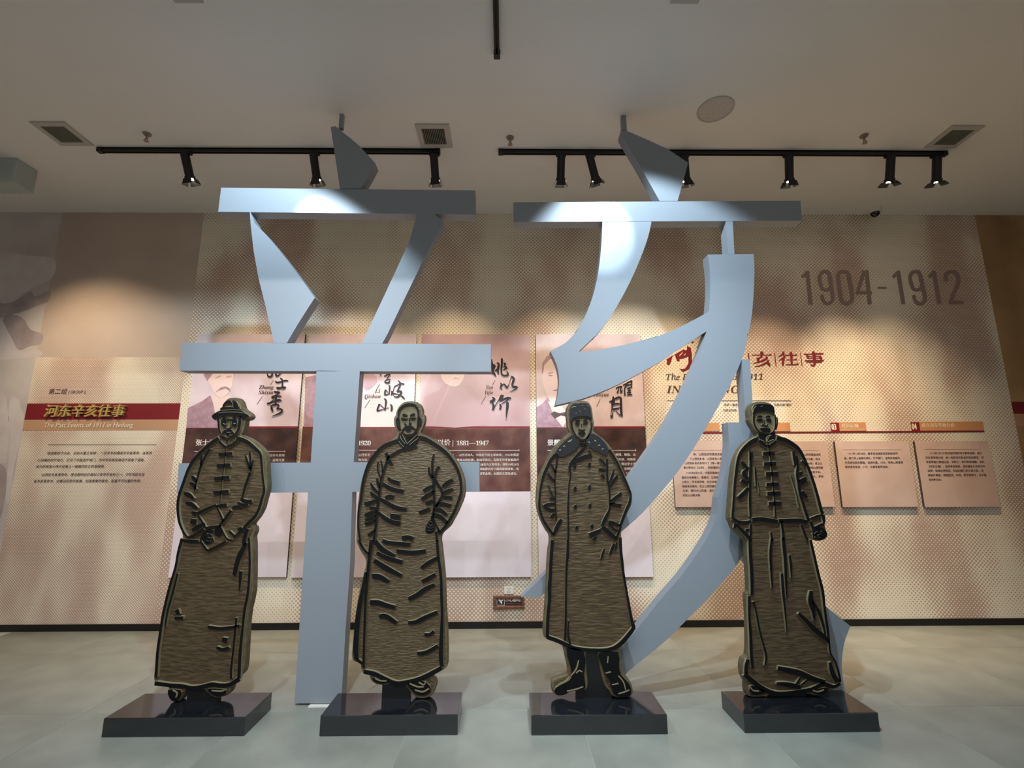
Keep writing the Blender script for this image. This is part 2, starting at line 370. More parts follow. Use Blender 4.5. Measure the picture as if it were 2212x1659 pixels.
DATE = [[(230, 525, 32), (258, 785, 32)], [(187, 572, 24), (225, 545, 28), (240, 525, 20)],
        [(338, 640, 30), (326, 580, 30), (345, 535, 28), (375, 528, 28), (402, 548, 30), (415, 620, 30), (405, 660, 26), (378, 672, 24), (350, 664, 26), (338, 640, 30)],
        [(405, 570, 30), (425, 690, 30), (427, 750, 30), (400, 776, 28), (368, 770, 28), (350, 740, 28), (345, 708, 26)],
        [(470, 570, 32), (480, 538, 30), (510, 528, 28), (545, 538, 30), (560, 590, 32), (580, 710, 32), (575, 758, 30), (545, 776, 28), (510, 768, 30), (492, 730, 32), (470, 570, 32)],
        [(692, 520, 30), (718, 785, 32)], [(676, 520, 30), (622, 690, 28)], [(606, 693, 24), (735, 693, 24)], [(778, 655, 15), (850, 655, 15)],
        [(938, 525, 32), (980, 780, 32)], [(897, 572, 24), (930, 545, 28), (945, 525, 20)],
        [(1048, 640, 30), (1032, 580, 30), (1046, 540, 28), (1080, 528, 28), (1106, 546, 30), (1126, 620, 30), (1112, 662, 26), (1082, 673, 24), (1056, 662, 26), (1048, 640, 30)],
        [(1113, 570, 30), (1143, 690, 30), (1147, 750, 30), (1122, 778, 28), (1092, 775, 28), (1070, 750, 28), (1060, 712, 26)],
        [(1217, 525, 32), (1262, 780, 32)], [(1177, 575, 24), (1208, 548, 28), (1222, 525, 20)],
        [(1317, 605, 30), (1310, 560, 30), (1330, 536, 28), (1365, 528, 28), (1398, 546, 30), (1410, 590, 32), (1400, 640, 30), (1372, 700, 30), (1348, 772, 30)], [(1336, 768, 28), (1450, 768, 28)]]
for i, s in enumerate(DATE):
    mb = MB(); flat_rib(mb, [k(p) for p in s], PW-.00012*i); mb.build('date_stroke', MT['date_print'], wall)
k = fr(1600, 740, 200/2212)
RED = [[(270, 298, 18), (500, 296, 22), (660, 298, 18), (710, 285, 40), (742, 305, 16)], [(470, 225, 50), (520, 260, 70), (490, 300, 60)], [(520, 320, 50), (430, 375, 34), (375, 370, 20)], [(390, 390, 40), (440, 430, 60)],
       [(600, 340, 50), (630, 375, 50), (500, 440, 44), (290, 500, 8)], [(660, 420, 60), (640, 460, 50), (500, 540, 36), (330, 573, 8)], [(620, 490, 30), (680, 510, 60), (690, 565, 30)],
       [(810, 240, 18), (848, 568, 18)], [(1430, 238, 18), (1470, 562, 18)], [(185, 245, 24), (215, 575, 26)],
       [(1000, 225, 40), (1030, 260, 50), (900, 335, 14)], [(1020, 320, 40), (1050, 345, 50), (910, 435, 12)], [(1030, 390, 60), (1010, 480, 56), (1015, 555, 40)],
       [(1060, 298, 18), (1290, 296, 18), (1320, 285, 34), (1350, 300, 14)], [(1190, 225, 60), (1215, 300, 64), (1215, 410, 50), (1225, 520, 50)], [(1090, 408, 14), (1290, 406, 16), (1320, 395, 34), (1345, 410, 12)], [(1075, 522, 18), (1330, 520, 20), (1350, 505, 40), (1388, 522, 14)],
       [(1510, 275, 22), (1700, 272, 18), (1930, 262, 34), (1980, 272, 16)], [(1710, 220, 50), (1750, 260, 70), (1765, 400, 66), (1770, 500, 60), (1730, 550, 40), (1670, 515, 16)], [(1590, 300, 50), (1610, 370, 50)], [(1590, 325, 16), (1900, 320, 16)], [(1600, 372, 16), (1900, 366, 16)], [(1890, 310, 44), (1920, 370, 50), (1930, 460, 40)], [(1535, 428, 22), (1990, 420, 26)], [(1570, 465, 18), (1940, 460, 24)], [(1600, 348, 14), (1880, 344, 14)]]
k2 = fr(1430, 720, 130/1659)
for i, s in enumerate(RED):
    mb = MB(); flat_rib(mb, [k(p) for p in s], PW-.00012*i); mb.build('red_brush_stroke', MT['red_print'], wall)
sheet('red_brush_stroke', [k2(p) for p in [(130, 720), (300, 600), (240, 800), (210, 870), (140, 860)]], PW, MT['red_print'], wall)
sheet('red_brush_stroke', [k2(p) for p in [(300, 610), (600, 440), (640, 470), (690, 450), (690, 350), (790, 390), (820, 560), (830, 900), (820, 940), (640, 1040), (570, 1058), (530, 1030), (495, 970), (570, 990), (640, 970), (700, 880), (730, 820), (730, 630), (560, 700), (480, 700), (490, 760), (420, 765), (390, 700), (360, 590)]], PW, MT['red_print'], wall)
sheet('red_brush_stroke', [k2(p) for p in [(800, 262), (850, 215), (880, 240), (840, 268)]], PW, MT['red_print'], wall)
sheet('red_brush_stroke', [k2(p) for p in [(970, 345), (1060, 380), (990, 410)]], PW, MT['red_print'], wall)
sheet('brush_gap', [k2(p) for p in [(585, 500), (478, 600), (485, 632), (560, 555)]], PW-.0005, MT['cream_print'], wall)
sheet('brush_gap', [k2(p) for p in [(660, 545), (590, 612), (630, 608)]], PW-.0005, MT['cream_print'], wall)
text('serif_heading', '𝑇ℎ𝑒 𝑃𝑎𝑠𝑡 𝐸𝑣𝑒𝑛𝑡𝑠', 1438, 820.5, 18.5, PW, MT['grey_print'], wall, bold=.014, xs=1.03)
text('serif_heading', '𝑜𝑓', 1583, 820.2, 18.5, PW, MT['grey_print'], wall, bold=.014, xs=1.03)
text('serif_heading', '𝟏𝟗𝟏𝟏', 1602.5, 820, 18.5, PW, MT['grey_print'], wall, shear=.22, xs=1.12)
text('serif_heading', '𝑰𝑵 𝑯𝑬𝑫𝑶𝑵𝑮', 1441, 849, 23.5, PW, MT['grey_print'], wall, xs=1.2)
sheet('rule', rect(1441, 865, 1709, 865.8), PW, MT['line_print'], wall)
for s, u, v in (('风宗一度成为', 1564, 876.5), ('也是实施“首府', 1672, 876.5), ('、为民主共和', 1556, 888.3), ('立', 1444, 888.3)):
    text('paragraph_line', s, u, v, 6.0, PW, MT['grey_print'], wall, res=1, bold=.01)
# timeline strip with its numbered tags
T0 = PW-.0005
sheet('timeline_rule', [(1500, 933.2), (2126.6, 930.2), (2126.6, 933.2), (1500, 936.8)], T0, MT['red_print'], wall)
sheet('timeline_tag', [(1500, 914), (1553.5, 913.8), (1554.6, 931), (1500, 931.5)], T0, MT['orange_print'], wall)
sheet('timeline_tag', [(1630, 913.4), (1706, 913), (1708, 931), (1630, 931.4)], T0, MT['orange_print'], wall)
sheet('timeline_tag', [(1812, 912.3), (1869.5, 912), (1872, 930.6), (1814, 931)], T0, MT['orange_print'], wall)
sheet('timeline_tag', [(1985.5, 911.2), (2123.5, 910.4), (2126.5, 929.6), (1988, 930.2)], T0, MT['orange_print'], wall)
sheet('timeline_number', [(1793.7, 913), (1812, 912.8), (1814, 931.4), (1796, 931.6)], T0, MT['red_print'], wall)
sheet('timeline_number', [(1967, 912), (1985.5, 911.8), (1988, 930.6), (1970, 930.8)], T0, MT['red_print'], wall)
T1 = T0-.0008
text('tag_digits', '03', 1797.2, 928.6, 18.5, T1, MT['cream_print'], wall, xs=.56, bold=.03)
text('tag_digits', '04', 1970.6, 927.8, 18.5, T1, MT['cream_print'], wall, xs=.56, bold=.03)
text('tag_letters', '光复运城', 1818, 923, 9.3, T1, MT['cream_print'], wall, bold=.02)
text('tag_letters', '成立河东军政分府', 1991, 922, 9.0, T1, MT['cream_print'], wall, bold=.02)
text('tag_letters', 'THE RECOVERY OF YUNCHENG', 1818.5, 928.8, 3.6, T1, MT['cream_print'], wall, res=1)

# ------------------------------------------------------------------ portrait panels
PY = WALL-.030
FY = PY-.0016
def panel(label, x0, x1, v0, v1, um, cat, grp, name='portrait_panel'):
    t = thing(name, label, cat, ((x0+x1)/2, WALL-.02, at(um, v1, PY).z), grp)
    MB().box((x0, PY, at(um, v1, PY).z), (x1, WALL-.0035, at(um, v0, PY).z)).build('board', MT['side'], t)
    return t
def pband(t, name, x0, x1, v0, v1, um, m, Y=None):
    Y = FY if Y is None else Y
    return MB().box((x0, Y, at(um, v1, PY).z), (x1, PY-.0001, at(um, v0, PY).z)).build(name, m, t)
PAN = [  # x edges measured at one height each, then upright
    ((416.6, 807), (652.5, 807), 'p_pink', 'p_band', 'printed portrait panel with a man in a moustache, leftmost of the four'),
    ((662.6, 807), (897, 810), 'p_pink', 'p_band2', 'printed portrait panel mostly hidden behind the upright post of the left big character'),
    ((909.5, 810), (1143.5, 810), 'p_rose', 'p_band2', 'printed portrait panel with 1881 to 1947 in white, wholly right of the left character post'),
    ((1158, 800), (1387, 800), 'p_cloud', 'p_band', 'printed portrait panel with a man in a bow tie, rightmost of the four')]
pans = []
for (a, b, mtop, mband, lab) in PAN:
    x0, x1 = at(*a, PY).x, at(*b, PY).x; um = (a[0]+b[0])/2
    t = panel(lab, x0, x1, 722, 1247, um, 'panel', 'portrait panels on the wall')
    pband(t, 'portrait_print', x0, x1, 722, 921, um, MT[mtop])
    pband(t, 'red_stripe', x0, x1, 921, 925, um, MT['red_print'])
    pband(t, 'text_band', x0, x1, 925, 1062, um, MT[mband])
    pband(t, 'blank_print', x0, x1, 1062, 1247, um, MT['p_blank'])
    pans.append((t, x0, x1))
GY = FY-.0012
def figure(i, parts):
    for j, (nm, m, pts) in enumerate(parts):
        sheet(nm, pts, GY-.0004*j, MT[m], pans[i][0], t=.0006+.0004*j)
k = fr(380, 680, 320/1659)
figure(0, [('portrait_suit', 'p_dark', [k(p) for p in [(135, 1045), (290, 970), (385, 900), (420, 1000), (440, 1130), (500, 1265), (115, 1265)]]),
           ('portrait_collar', 'p_face', [k(p) for p in [(385, 890), (480, 940), (600, 900), (660, 960), (560, 1265), (500, 1265), (430, 1040)]]),
           ('portrait_face', 'p_face', smooth([k(p) for p in [(345, 560), (360, 500), (520, 470), (650, 540), (640, 720), (610, 840), (520, 930), (440, 890), (390, 790), (340, 700)]], 3, True)),
           ('portrait_hair', 'p_dark', [k(p) for p in [(310, 670), (310, 560), (400, 500), (560, 480), (670, 560), (650, 680), (640, 640), (560, 660), (420, 650), (390, 690), (350, 740)]]),
           ('portrait_moustache', 'p_dark', [k(p) for p in [(440, 870), (500, 815), (555, 800), (605, 825), (610, 860), (555, 825), (480, 850)]]),
           ('portrait_brow', 'p_mid', [k(p) for p in [(440, 700), (500, 675), (505, 690), (445, 712)]]),
           ('portrait_brow', 'p_mid', [k(p) for p in [(560, 690), (620, 680), (618, 694), (565, 702)]])])
k = fr(640, 680, 280/1161)
figure(1, [('portrait_jacket', 'p_face', [k(p) for p in [(600, 780), (690, 640), (760, 600), (900, 640), (1000, 760), (1050, 1005), (575, 1005)]]),
           ('portrait_face', 'p_mid', smooth([k(p) for p in [(600, 535), (700, 535), (720, 600), (650, 670), (600, 650)]], 2, True)),
           ('portrait_jacket', 'p_dark', [k(p) for p in [(80, 560), (180, 540), (180, 1005), (70, 1005)]])])
k = fr(880, 680, 300/1244)
figure(2, [('portrait_jacket', 'p_mid', smooth([k(p) for p in [(120, 900), (150, 740), (280, 680), (330, 620), (480, 640), (560, 720), (650, 800), (720, 990), (130, 995)]], 2, True)),
           ('portrait_face', 'p_face', smooth([k(p) for p in [(300, 470), (400, 420), (510, 470), (500, 580), (440, 640), (350, 620), (305, 560)]], 3, True)),
           ('portrait_moustache', 'p_rose', [k(p) for p in [(395, 578), (430, 560), (475, 575), (435, 572)]])])
k = fr(1140, 680, 300/1382)
figure(3, [('portrait_suit', 'p_dark', [k(p) for p in [(88, 920), (150, 880), (200, 820), (240, 900), (290, 990), (420, 1000), (560, 1120), (90, 1120)]]),
           ('portrait_shirt', 'p_face', [k(p) for p in [(200, 860), (330, 900), (420, 1000), (350, 1120), (270, 1020)]]),
           ('portrait_face', 'p_face', smooth([k(p) for p in [(150, 500), (180, 420), (300, 400), (380, 480), (370, 700), (330, 860), (260, 900), (200, 820), (150, 680)]], 3, True)),
           ('portrait_hair', 'p_dark', [k(p) for p in [(140, 580), (145, 480), (190, 410), (300, 380), (380, 440), (300, 430), (220, 440), (165, 500), (150, 590)]]),
           ('portrait_brow', 'p_dark', [k(p) for p in [(200, 580), (250, 568), (255, 576), (205, 588)]]),
           ('portrait_eye', 'p_dark', [k(p) for p in [(200, 604), (225, 596), (255, 604), (228, 612)]]),
           ('portrait_mouth', 'p_dark', [k(p) for p in [(250, 752), (290, 738), (300, 748), (275, 760)]]),
           ('portrait_bow_tie', 'grey_print', [k(p) for p in [(230, 985), (260, 960), (320, 980), (380, 965), (380, 1010), (330, 1000), (270, 1030)]])])
BR1 = [[(755, 460, 40), (820, 500, 50), (950, 472, 44), (1060, 440, 44), (1138, 450, 26)], [(900, 365, 30), (960, 420, 52), (965, 520, 50), (965, 640, 50)], [(790, 640, 30), (830, 668, 70), (900, 665, 60), (1000, 640, 54), (1075, 640, 26)], [(1060, 650, 34), (1000, 690, 24), (955, 712, 6)],
       [(520, 180, 30), (515, 240, 30), (540, 308, 52), (600, 328, 50), (650, 290, 56), (665, 200, 50)], [(770, 180, 50), (770, 240, 50), (790, 300, 60), (840, 290, 40), (900, 240, 24), (940, 190, 20)],
       [(715, 765, 30), (760, 790, 60), (830, 790, 60), (892, 795, 40)], [(880, 805, 40), (800, 860, 40), (740, 905, 50)], [(640, 950, 40), (700, 915, 64), (850, 905, 54), (938, 912, 30)], [(762, 900, 72), (770, 1000, 72), (750, 1140, 50)], [(650, 955, 50), (720, 970, 50)], [(710, 980, 30), (680, 1030, 24), (610, 1085, 26)],
       [(515, 1105, 30), (540, 1130, 60), (640, 1095, 46), (760, 1045, 50), (880, 1022, 64), (938, 1040, 30)], [(800, 1060, 30), (860, 1070, 30)], [(800, 1120, 30), (760, 1150, 40)], [(610, 1205, 30), (700, 1170, 54), (800, 1160, 54), (872, 1180, 40)], [(640, 1210, 60), (650, 1290, 72), (672, 1370, 40)],
       [(850, 1165, 54), (835, 1240, 50), (800, 1285, 40), (870, 1285, 50), (950, 1312, 60), (935, 1385, 60), (830, 1442, 46), (640, 1510, 6)]]
BR2 = [[(955, 585, 26), (990, 620, 52), (985, 740, 44), (970, 855, 44)], [(872, 712, 54), (850, 800, 54), (850, 860, 50), (905, 862, 40), (990, 830, 20)], [(880, 720, 20), (940, 800, 26)], [(1035, 750, 16), (1065, 800, 60), (1040, 880, 34)], [(1240, 430, 16), (1290, 490, 50), (1312, 550, 54), (1260, 680, 54), (1210, 775, 40)],
       [(1155, 605, 30), (1220, 580, 34), (1320, 530, 40), (1425, 552, 40)], [(1155, 600, 40), (1115, 680, 22), (1085, 800, 30)], [(1208, 785, 44), (1290, 760, 60), (1340, 785, 60), (1300, 870, 64), (1220, 932, 50), (1140, 920, 30), (1090, 850, 20)], [(1050, 828, 64), (1200, 842, 26), (1300, 880, 40), (1380, 930, 54), (1432, 992, 34)],
       [(700, 262, 20), (745, 272, 32)], [(830, 315, 30), (900, 272, 38), (1010, 252, 24)], [(1000, 265, 32), (930, 350, 32), (930, 390, 26), (1022, 402, 20)], [(930, 385, 30), (850, 470, 40), (880, 502, 52), (965, 505, 56), (982, 440, 30), (925, 402, 20)],
       [(820, 980, 24), (878, 1030, 60), (870, 1180, 52), (850, 1332, 44)], [(685, 1145, 60), (650, 1230, 52), (618, 1332, 50), (660, 1335, 40), (780, 1305, 18), (850, 1290, 16)], [(700, 1145, 20), (750, 1205, 26), (830, 1275, 24)], [(880, 1280, 14), (930, 1255, 14), (962, 1262, 26)], [(1005, 1142, 16), (1048, 1200, 60), (1050, 1310, 62), (1025, 1352, 24)]]
BR3 = [[(330, 160, 20), (345, 300, 54), (355, 420, 56), (345, 495, 40)], [(300, 300, 40), (385, 300, 50), (410, 330, 36)], [(395, 340, 40), (370, 430, 44), (390, 490, 54), (432, 550, 16)], [(448, 240, 18), (490, 275, 52), (470, 420, 54), (485, 495, 30)], [(418, 430, 44), (490, 340, 26)], [(550, 145, 44), (565, 200, 54), (550, 400, 44), (560, 500, 44), (620, 532, 44), (695, 520, 50)], [(712, 530, 30), (690, 470, 40), (665, 412, 8)], [(600, 250, 26), (640, 268, 44), (612, 312, 34), (665, 352, 50), (590, 398, 8)],
       [(528, 690, 16), (552, 735, 46), (535, 800, 44), (562, 835, 20)], [(545, 770, 30), (605, 718, 26), (640, 755, 44), (680, 802, 36), (725, 700, 14), (770, 560, 24)], [(770, 545, 40), (830, 600, 56), (802, 700, 54), (802, 770, 46), (880, 790, 62), (918, 800, 30)], [(890, 810, 44), (830, 850, 22), (738, 886, 6)],
       [(345, 1012, 20), (392, 1058, 62), (335, 1108, 66), (292, 1110, 40)], [(345, 1130, 44), (372, 1200, 50), (365, 1300, 54)], [(378, 1265, 44), (425, 1180, 20), (500, 1060, 26), (545, 975, 50)], [(545, 965, 30), (600, 992, 44)], [(565, 1000, 66), (520, 1090, 44), (600, 1062, 54), (705, 1030, 50), (768, 1042, 34)], [(720, 1055, 34), (640, 1110, 26), (545, 1165, 12)], [(505, 1165, 20), (538, 1210, 52), (520, 1285, 46)], [(665, 1115, 20), (685, 1140, 62), (682, 1250, 62), (667, 1380, 44), (657, 1515, 4)]]
BR4 = [[(420, 538, 26), (500, 495, 44), (610, 478, 44)], [(505, 545, 34), (480, 620, 44), (460, 665, 44)], [(572, 490, 46), (558, 590, 44), (580, 655, 50), (620, 560, 16)], [(640, 440, 44), (720, 405, 44), (768, 425, 44), (690, 492, 44)], [(740, 380, 40), (850, 330, 44), (890, 310, 44), (885, 420, 44), (880, 515, 46)], [(785, 435, 44), (865, 420, 34)], [(720, 475, 44), (680, 560, 46), (692, 742, 52)], [(760, 540, 42), (860, 515, 42)], [(770, 600, 42), (870, 590, 40)], [(750, 662, 46), (880, 652, 36)], [(755, 735, 30), (830, 712, 44), (908, 728, 26)], [(815, 530, 44), (830, 705, 44)],
       [(335, 780, 40), (350, 860, 90), (335, 960, 110), (312, 1060, 56), (305, 1150, 40), (290, 1190, 24)], [(218, 925, 16), (280, 925, 60), (340, 915, 80)], [(290, 1180, 26), (272, 1310, 26), (275, 1380, 40)], [(332, 1180, 26), (322, 1310, 30), (310, 1380, 44)], [(290, 1345, 80), (290, 1410, 60)], [(395, 850, 54), (500, 800, 56), (575, 822, 60)], [(562, 825, 80), (572, 950, 72), (575, 1150, 78), (590, 1320, 66), (615, 1362, 24)], [(605, 1345, 40), (520, 1310, 24), (425, 1195, 16)], [(350, 1020, 44), (460, 985, 46), (545, 1005, 34)], [(330, 1160, 54), (400, 1152, 62), (545, 1110, 24)]]
BFR = [fr(540, 790, 120/1659), fr(770, 790, 120/1659), fr(1030, 760, 120/1244), fr(1300, 800, 100/1382)]
HY = GY-.0032
for i, (B, q) in enumerate(zip((BR1, BR2, BR3, BR4), BFR)):
    for j, s in enumerate(B):
        mb = MB(); flat_rib(mb, [q(p) for p in s], HY-.0036-.0001*j); mb.build('brush_stroke', MT['ink_print'], pans[i][0])
        mb = MB(); flat_rib(mb, [(q(p)[0], q(p)[1], q(p)[2]+1.7) for p in s], HY-.00012*j); mb.build('brush_halo', MT['p_face'], pans[i][0])
def slash(i, q, a, b):
    mb = MB(); flat_rib(mb, [q(a)+(.9,), q(b)+(.9,)], HY); mb.build('slash_mark', MT['brown_print'], pans[i][0])
for i, a, b in ((0, (700, 430), (605, 570)), (0, (375, 905), (205, 1155)), (1, (700, 540), (610, 685)), (1, (400, 1020), (240, 1265)), (2, (410, 635), (350, 740)), (2, (200, 990), (95, 1170)), (3, (-75, 545), (-110, 615)), ):
    if i < 3: slash(i, BFR[i], a, b)
slash(3, fr(1140, 680, 300/1382), (722, 835), (685, 912))
for i, s, u, v, z, xs in ((0, '𝒁𝒉𝒂𝒏𝒈', 559, 840, 12.2, 1.0), (0, '𝑺𝒉𝒊𝒙𝒊𝒖', 558, 851.2, 12.2, 1.0), (1, '𝑳𝒊', 810, 848.4, 12.2, 1.0), (1, '𝑸𝒊𝒔𝒉𝒂𝒏', 787, 859.8, 12.2, 1.0), (2, '𝒀𝒂𝒐', 1049.6, 840, 12, .9), (2, '𝒀𝒊𝒋𝒊𝒆', 1046.5, 851.3, 12, .9), (3, '𝒀𝒂𝒐𝒚𝒖𝒆', 1281.5, 855.8, 12.2, 1.0)):
    text('latin_name', s, u, v, z, HY, MT['brown_print'], pans[i][0], xs=xs)
def prule(i, u0, u1, v):
    sheet('rule', rect(u0, v-.45, u1, v+.45), FY-.002, MT['white_print'], pans[i][0], .001)
    sheet('rule', rect(u1-.5, v-2.2, u1+.5, v+2.2), FY-.002, MT['white_print'], pans[i][0], .001)
for a in ((0, 419.5, 615, 975.2), (1, 690, 868, 972.4), (2, 925, 1121, 972.6), (3, 1182.5, 1373.5, 972.6)): prule(*a)
VY = FY-.0024
for i, s, u, v, z, bold, al in ((0, '张士秀', 421.5, 961.5, 14.6, .024, 'LEFT'), (0, '东渡日本与景梅', 614.8, 986, 6.6, .012, 'RIGHT'), (0, '革命，运城光复', 614.8, 996.2, 6.6, .012, 'RIGHT'),
        *[(1, c_, 772.6+6.9*j_, 962, 14, 0, 'LEFT') for j_, c_ in enumerate('𝟏𝟗𝟐𝟎')], (1, '山西安邑（今', 773.5, 985.4, 6.6, .012, 'LEFT'), (1, '有大志，', 773.5, 995.6, 6.6, .012, 'LEFT'),
        (2, '姚以价', 930.5, 961, 14.2, .024, 'LEFT'), (2, '|', 976.5, 961.4, 15, 0, 'LEFT'), *[(2, c_, 985.4+x_, 961.9, 14, 0, 'LEFT') for c_, x_ in zip('𝟏𝟖𝟖𝟏—𝟏𝟗𝟒𝟕', (0, 6.95, 13.9, 20.85, 27.8, 42, 48.9, 55.8, 62.8))],
        (2, '1947），山西河津人，中国近代民主革命家。1902年保送', 1121, 985, 6.2, .012, 'RIGHT'), (2, '在山西督练公所任教，因治军有方，在新军中享有极高声', 1121, 995.4, 6.1, .012, 'RIGHT'), (2, '姚以价为义军司令。同年10月29日', 1121, 1005.4, 5.9, .012, 'RIGHT'), (2, '义部队即兵分三路向省城进发，攻', 1121, 1015.2, 6.1, .012, 'RIGHT'), (2, '内清军击毙，太原起义宣告成功。', 1121, 1025.2, 6.1, .012, 'RIGHT'),
        (3, '景耀月', 1182, 961.5, 14.4, .024, 'LEFT'), (3, '秋绿，秋陆，山', 1373.5, 984.4, 6.3, .012, 'RIGHT'), (3, '瑾天成。有铁厚', 1373.5, 994.6, 6.3, .012, 'RIGHT'), (3, '得法学士学', 1373.5, 1004.6, 6.3, .012, 'RIGHT'), (3, '总统后职', 1373.5, 1014.8, 6.3, .012, 'RIGHT'), (3, '193', 1362, 1024.6, 6.3, .012, 'RIGHT')):
    text('white_letters', s, u, v, z, VY, MT['white_print'], pans[i][0], bold=bold, align=al, res=1 if z < 10 else 2)

# ------------------------------------------------------------------ timeline boxes
tb = []
for u0, u1, lab in ((1450.5, 1610, 'pink text board under the timeline, partly behind the long curved stroke'), (1628, 1786, 'pink text board under the timeline, half hidden behind the rightmost relief figure'),
                    (1803, 1961.8, 'pink text board under the timeline tag 03, with four lines of text'), (1976, 2134.2, 'pink text board under the timeline tag 04, rightmost of the row')):
    x0, x1 = at(u0, 954, PY).x, at(u1, 954, PY).x; um = (u0+u1)/2
    t = panel(lab, x0, x1, 953.2, 1095, um, 'board', 'text boards under the timeline', 'timeline_board')
    pband(t, 'printed_face', x0, x1, 953.2, 1095, um, MT['box_face']); tb.append(t)
BX = [(0, 'rule', 1470, 1605, 972.3), (1, 'rule', 1640, 1771, 973), (2, 'rule', 1820.6, 1948, 971.8), (3, 'rule', 1997, 2119, 971.2)]
for i, nm, a, b, v in BX: sheet(nm, rect(a, v-.3, b, v+.3), FY-.0006, MT['line_print'], tb[i], .0005)
k1, k3 = fr(1420, 880, 400/2212), fr(1780, 880, 432/2212)
for i, q, s, x, y, z in ((0, k1, '秋，山西巡抚同意选派留', 430, 572, 5.75), (0, k1, '了山西同乡会，山西安邑人景', 385, 625, 5.4), (0, k1, '山西同乡会先后创办了《第一晋话', 325, 678, 5.4), (0, k1, '黄兴等创办《汉帜》，和秋瑾创办', 312, 731, 5.3),
        (0, k1, '1905年8月20日，中国同盟会在', 345, 794, 5.4), (0, k1, '盟会的有景梅九、景耀月、王用宾、', 290, 848, 5.3), (0, k1, '20余人，河东革命者，在日本建立', 293, 901, 5.4), (0, k1, '联络活动基地，成立山西同盟会，', 298, 954, 5.3), (0, k1, '主张，获孙中山同意，成为山', 303, 1007, 5.75), (0, k1, '的起义战略决策。', 303, 1062, 5.4),
        (1, k1, '山西同盟会决定', 1748, 575, 5.3), (1, k1, '29日晨，起义', 1770, 627, 5.4), (1, k1, '太原，成立山', 1798, 680, 5.2), (1, k1, '率南山西同盟', 1808, 731, 5.2), (1, k1, '驻娘子关。', 1828, 783, 5.2), (1, k1, '梅九、李岐', 1836, 836, 5.4),
        (2, k3, '1911年12月28日，秦军及运城民团武装配合作', 262, 522, 5.45), (2, k3, '战，奋力攻上运城北城头，打开城门，全军杀进城内，', 222, 572, 5.25), (2, k3, '分兵进攻各处要隘，运城光复。30日，李岐山率晋军', 230, 621, 5.5), (2, k3, '胜利攻克安邑。31日，与秦军会师运城。', 235, 669, 5.4),
        (3, k3, '1912年1月1日南京临时政府电令秦军运城，成立', 1170, 517, 5.4), (3, k3, '河东晋军政分府，统一指挥河东各县的军政事宜。河', 1122, 567, 5.5), (3, k3, '东晋军政分府成立后，采取了一系列革命措施：创办', 1130, 615, 5.5), (3, k3, '《河东日报》，宣传革命思想，宣布豁免人民所欠的', 1146, 664, 5.45), (3, k3, '钱粮；释放在押囚犯，取消旧衙门的三班六房；查', 1148, 712, 5.5), (3, k3, '禁鸦片烟馆；提倡放足、天足，男子剪辫子，女子着', 1152, 761, 5.5), (3, k3, '发的新风尚。', 1160, 809, 5.2)):
    u, v = q((x, y)); text('paragraph_line', s, u, v, z, FY-.001, MT['grey_print'], tb[i], bold=.012, res=1)

# ------------------------------------------------------------------ the two big character sculptures
A1, A2 = fr(440, 240, 640/2212), fr(380, 700, 700/2212)
B3, B4, B5 = fr(1080, 230, 680/2212), fr(1120, 700, 740/2212), fr(1100, 1100, 760/2212)
def stroke(t, name, px): return prism(name, px, CHAR_Y, CHAR_T, MT['paint'], t)
tx = thing('character_sculpture', 'tall blue-grey character sculpture on the left, with three crossbars on one upright post', 'sculpture', at(690, 1520, CHAR_Y))
stroke(tx, 'dot_stroke', [A1(p) for p in [(948, 118), (985, 112), (1043, 162), (1100, 205), (1160, 258), (1280, 387), (1240, 465), (1172, 577), (1017, 579)]])
stroke(tx, 'top_crossbar', [A1(p) for p in [(130, 572), (2027, 592), (2027, 772), (108, 752)]])
stroke(tx, 'left_slant', [A1(p) for p in [(344, 755), (350, 755), (383, 838), (460, 915), (600, 1083), (720, 1240), (830, 1393), (760, 1500), (690, 1612)]] + [A2(p) for p in [(757, 129.5), (668, 129.5), (655, 60), (640, 0)]] + [A1(p) for p in [(460, 1450), (410, 1250), (372, 1040), (350, 840)]])
stroke(tx, 'right_slant', [A1(p) for p in [(1592, 767), (1726, 769), (1790, 826), (1735, 930), (1640, 1112), (1500, 1400), (1375, 1659)]] + [A2(p) for p in [(1408, 133.5), (1268, 132.7)]] + [A1(p) for p in [(1330, 1415), (1440, 1180), (1540, 960)]])
stroke(tx, 'middle_crossbar', [A2(p) for p in [(42, 127), (2150, 138), (2150, 325), (25, 318)]])
stroke(tx, 'lower_crossbar', [A2((20, 950)), (671.2, 999.2), (665.5, 1064), A2((5, 1155))])
stroke(tx, 'lower_crossbar', [(764.1, 998.3), A2((2072, 940)), A2((2072, 1142)), (760.8, 1062.6)])
pf = at(690, 1519.5, CHAR_Y)
lo = [(636, 1519.6), (737, 1519.6)]
stroke(tx, 'upright_post', [(683.8, 800.6), (777.2, 801.9), (764.1, 998.3), (760.8, 1062.6), (756, 1225), (747, 1350)] + lo[::-1] + [(655, 1225), (665.5, 1064), (671.2, 999.2)])
g0 = at(690, 1517, CHAR_Y+.05)
MB().box((pf.x-.06, CHAR_Y-.03, 0), (pf.x+.07, CHAR_Y+.02, .006)).build('foot_plate', MT['white'], tx)
def rod(t, u0, u1, v, Y):
    a, b = at(u0, v, Y), at(u1, v, Y)
    MB().box((a.x, Y-.018, a.z), (b.x, Y+.018, CEIL)).build('hanging_rod', MT['paint'], t)
rod(tx, 733, 741, 279, CHAR_Y+.05)
hx = thing('character_sculpture', 'tall blue-grey character sculpture on the right, with long curved sweeping strokes', 'sculpture', at(1700, 1519, CHAR_Y))
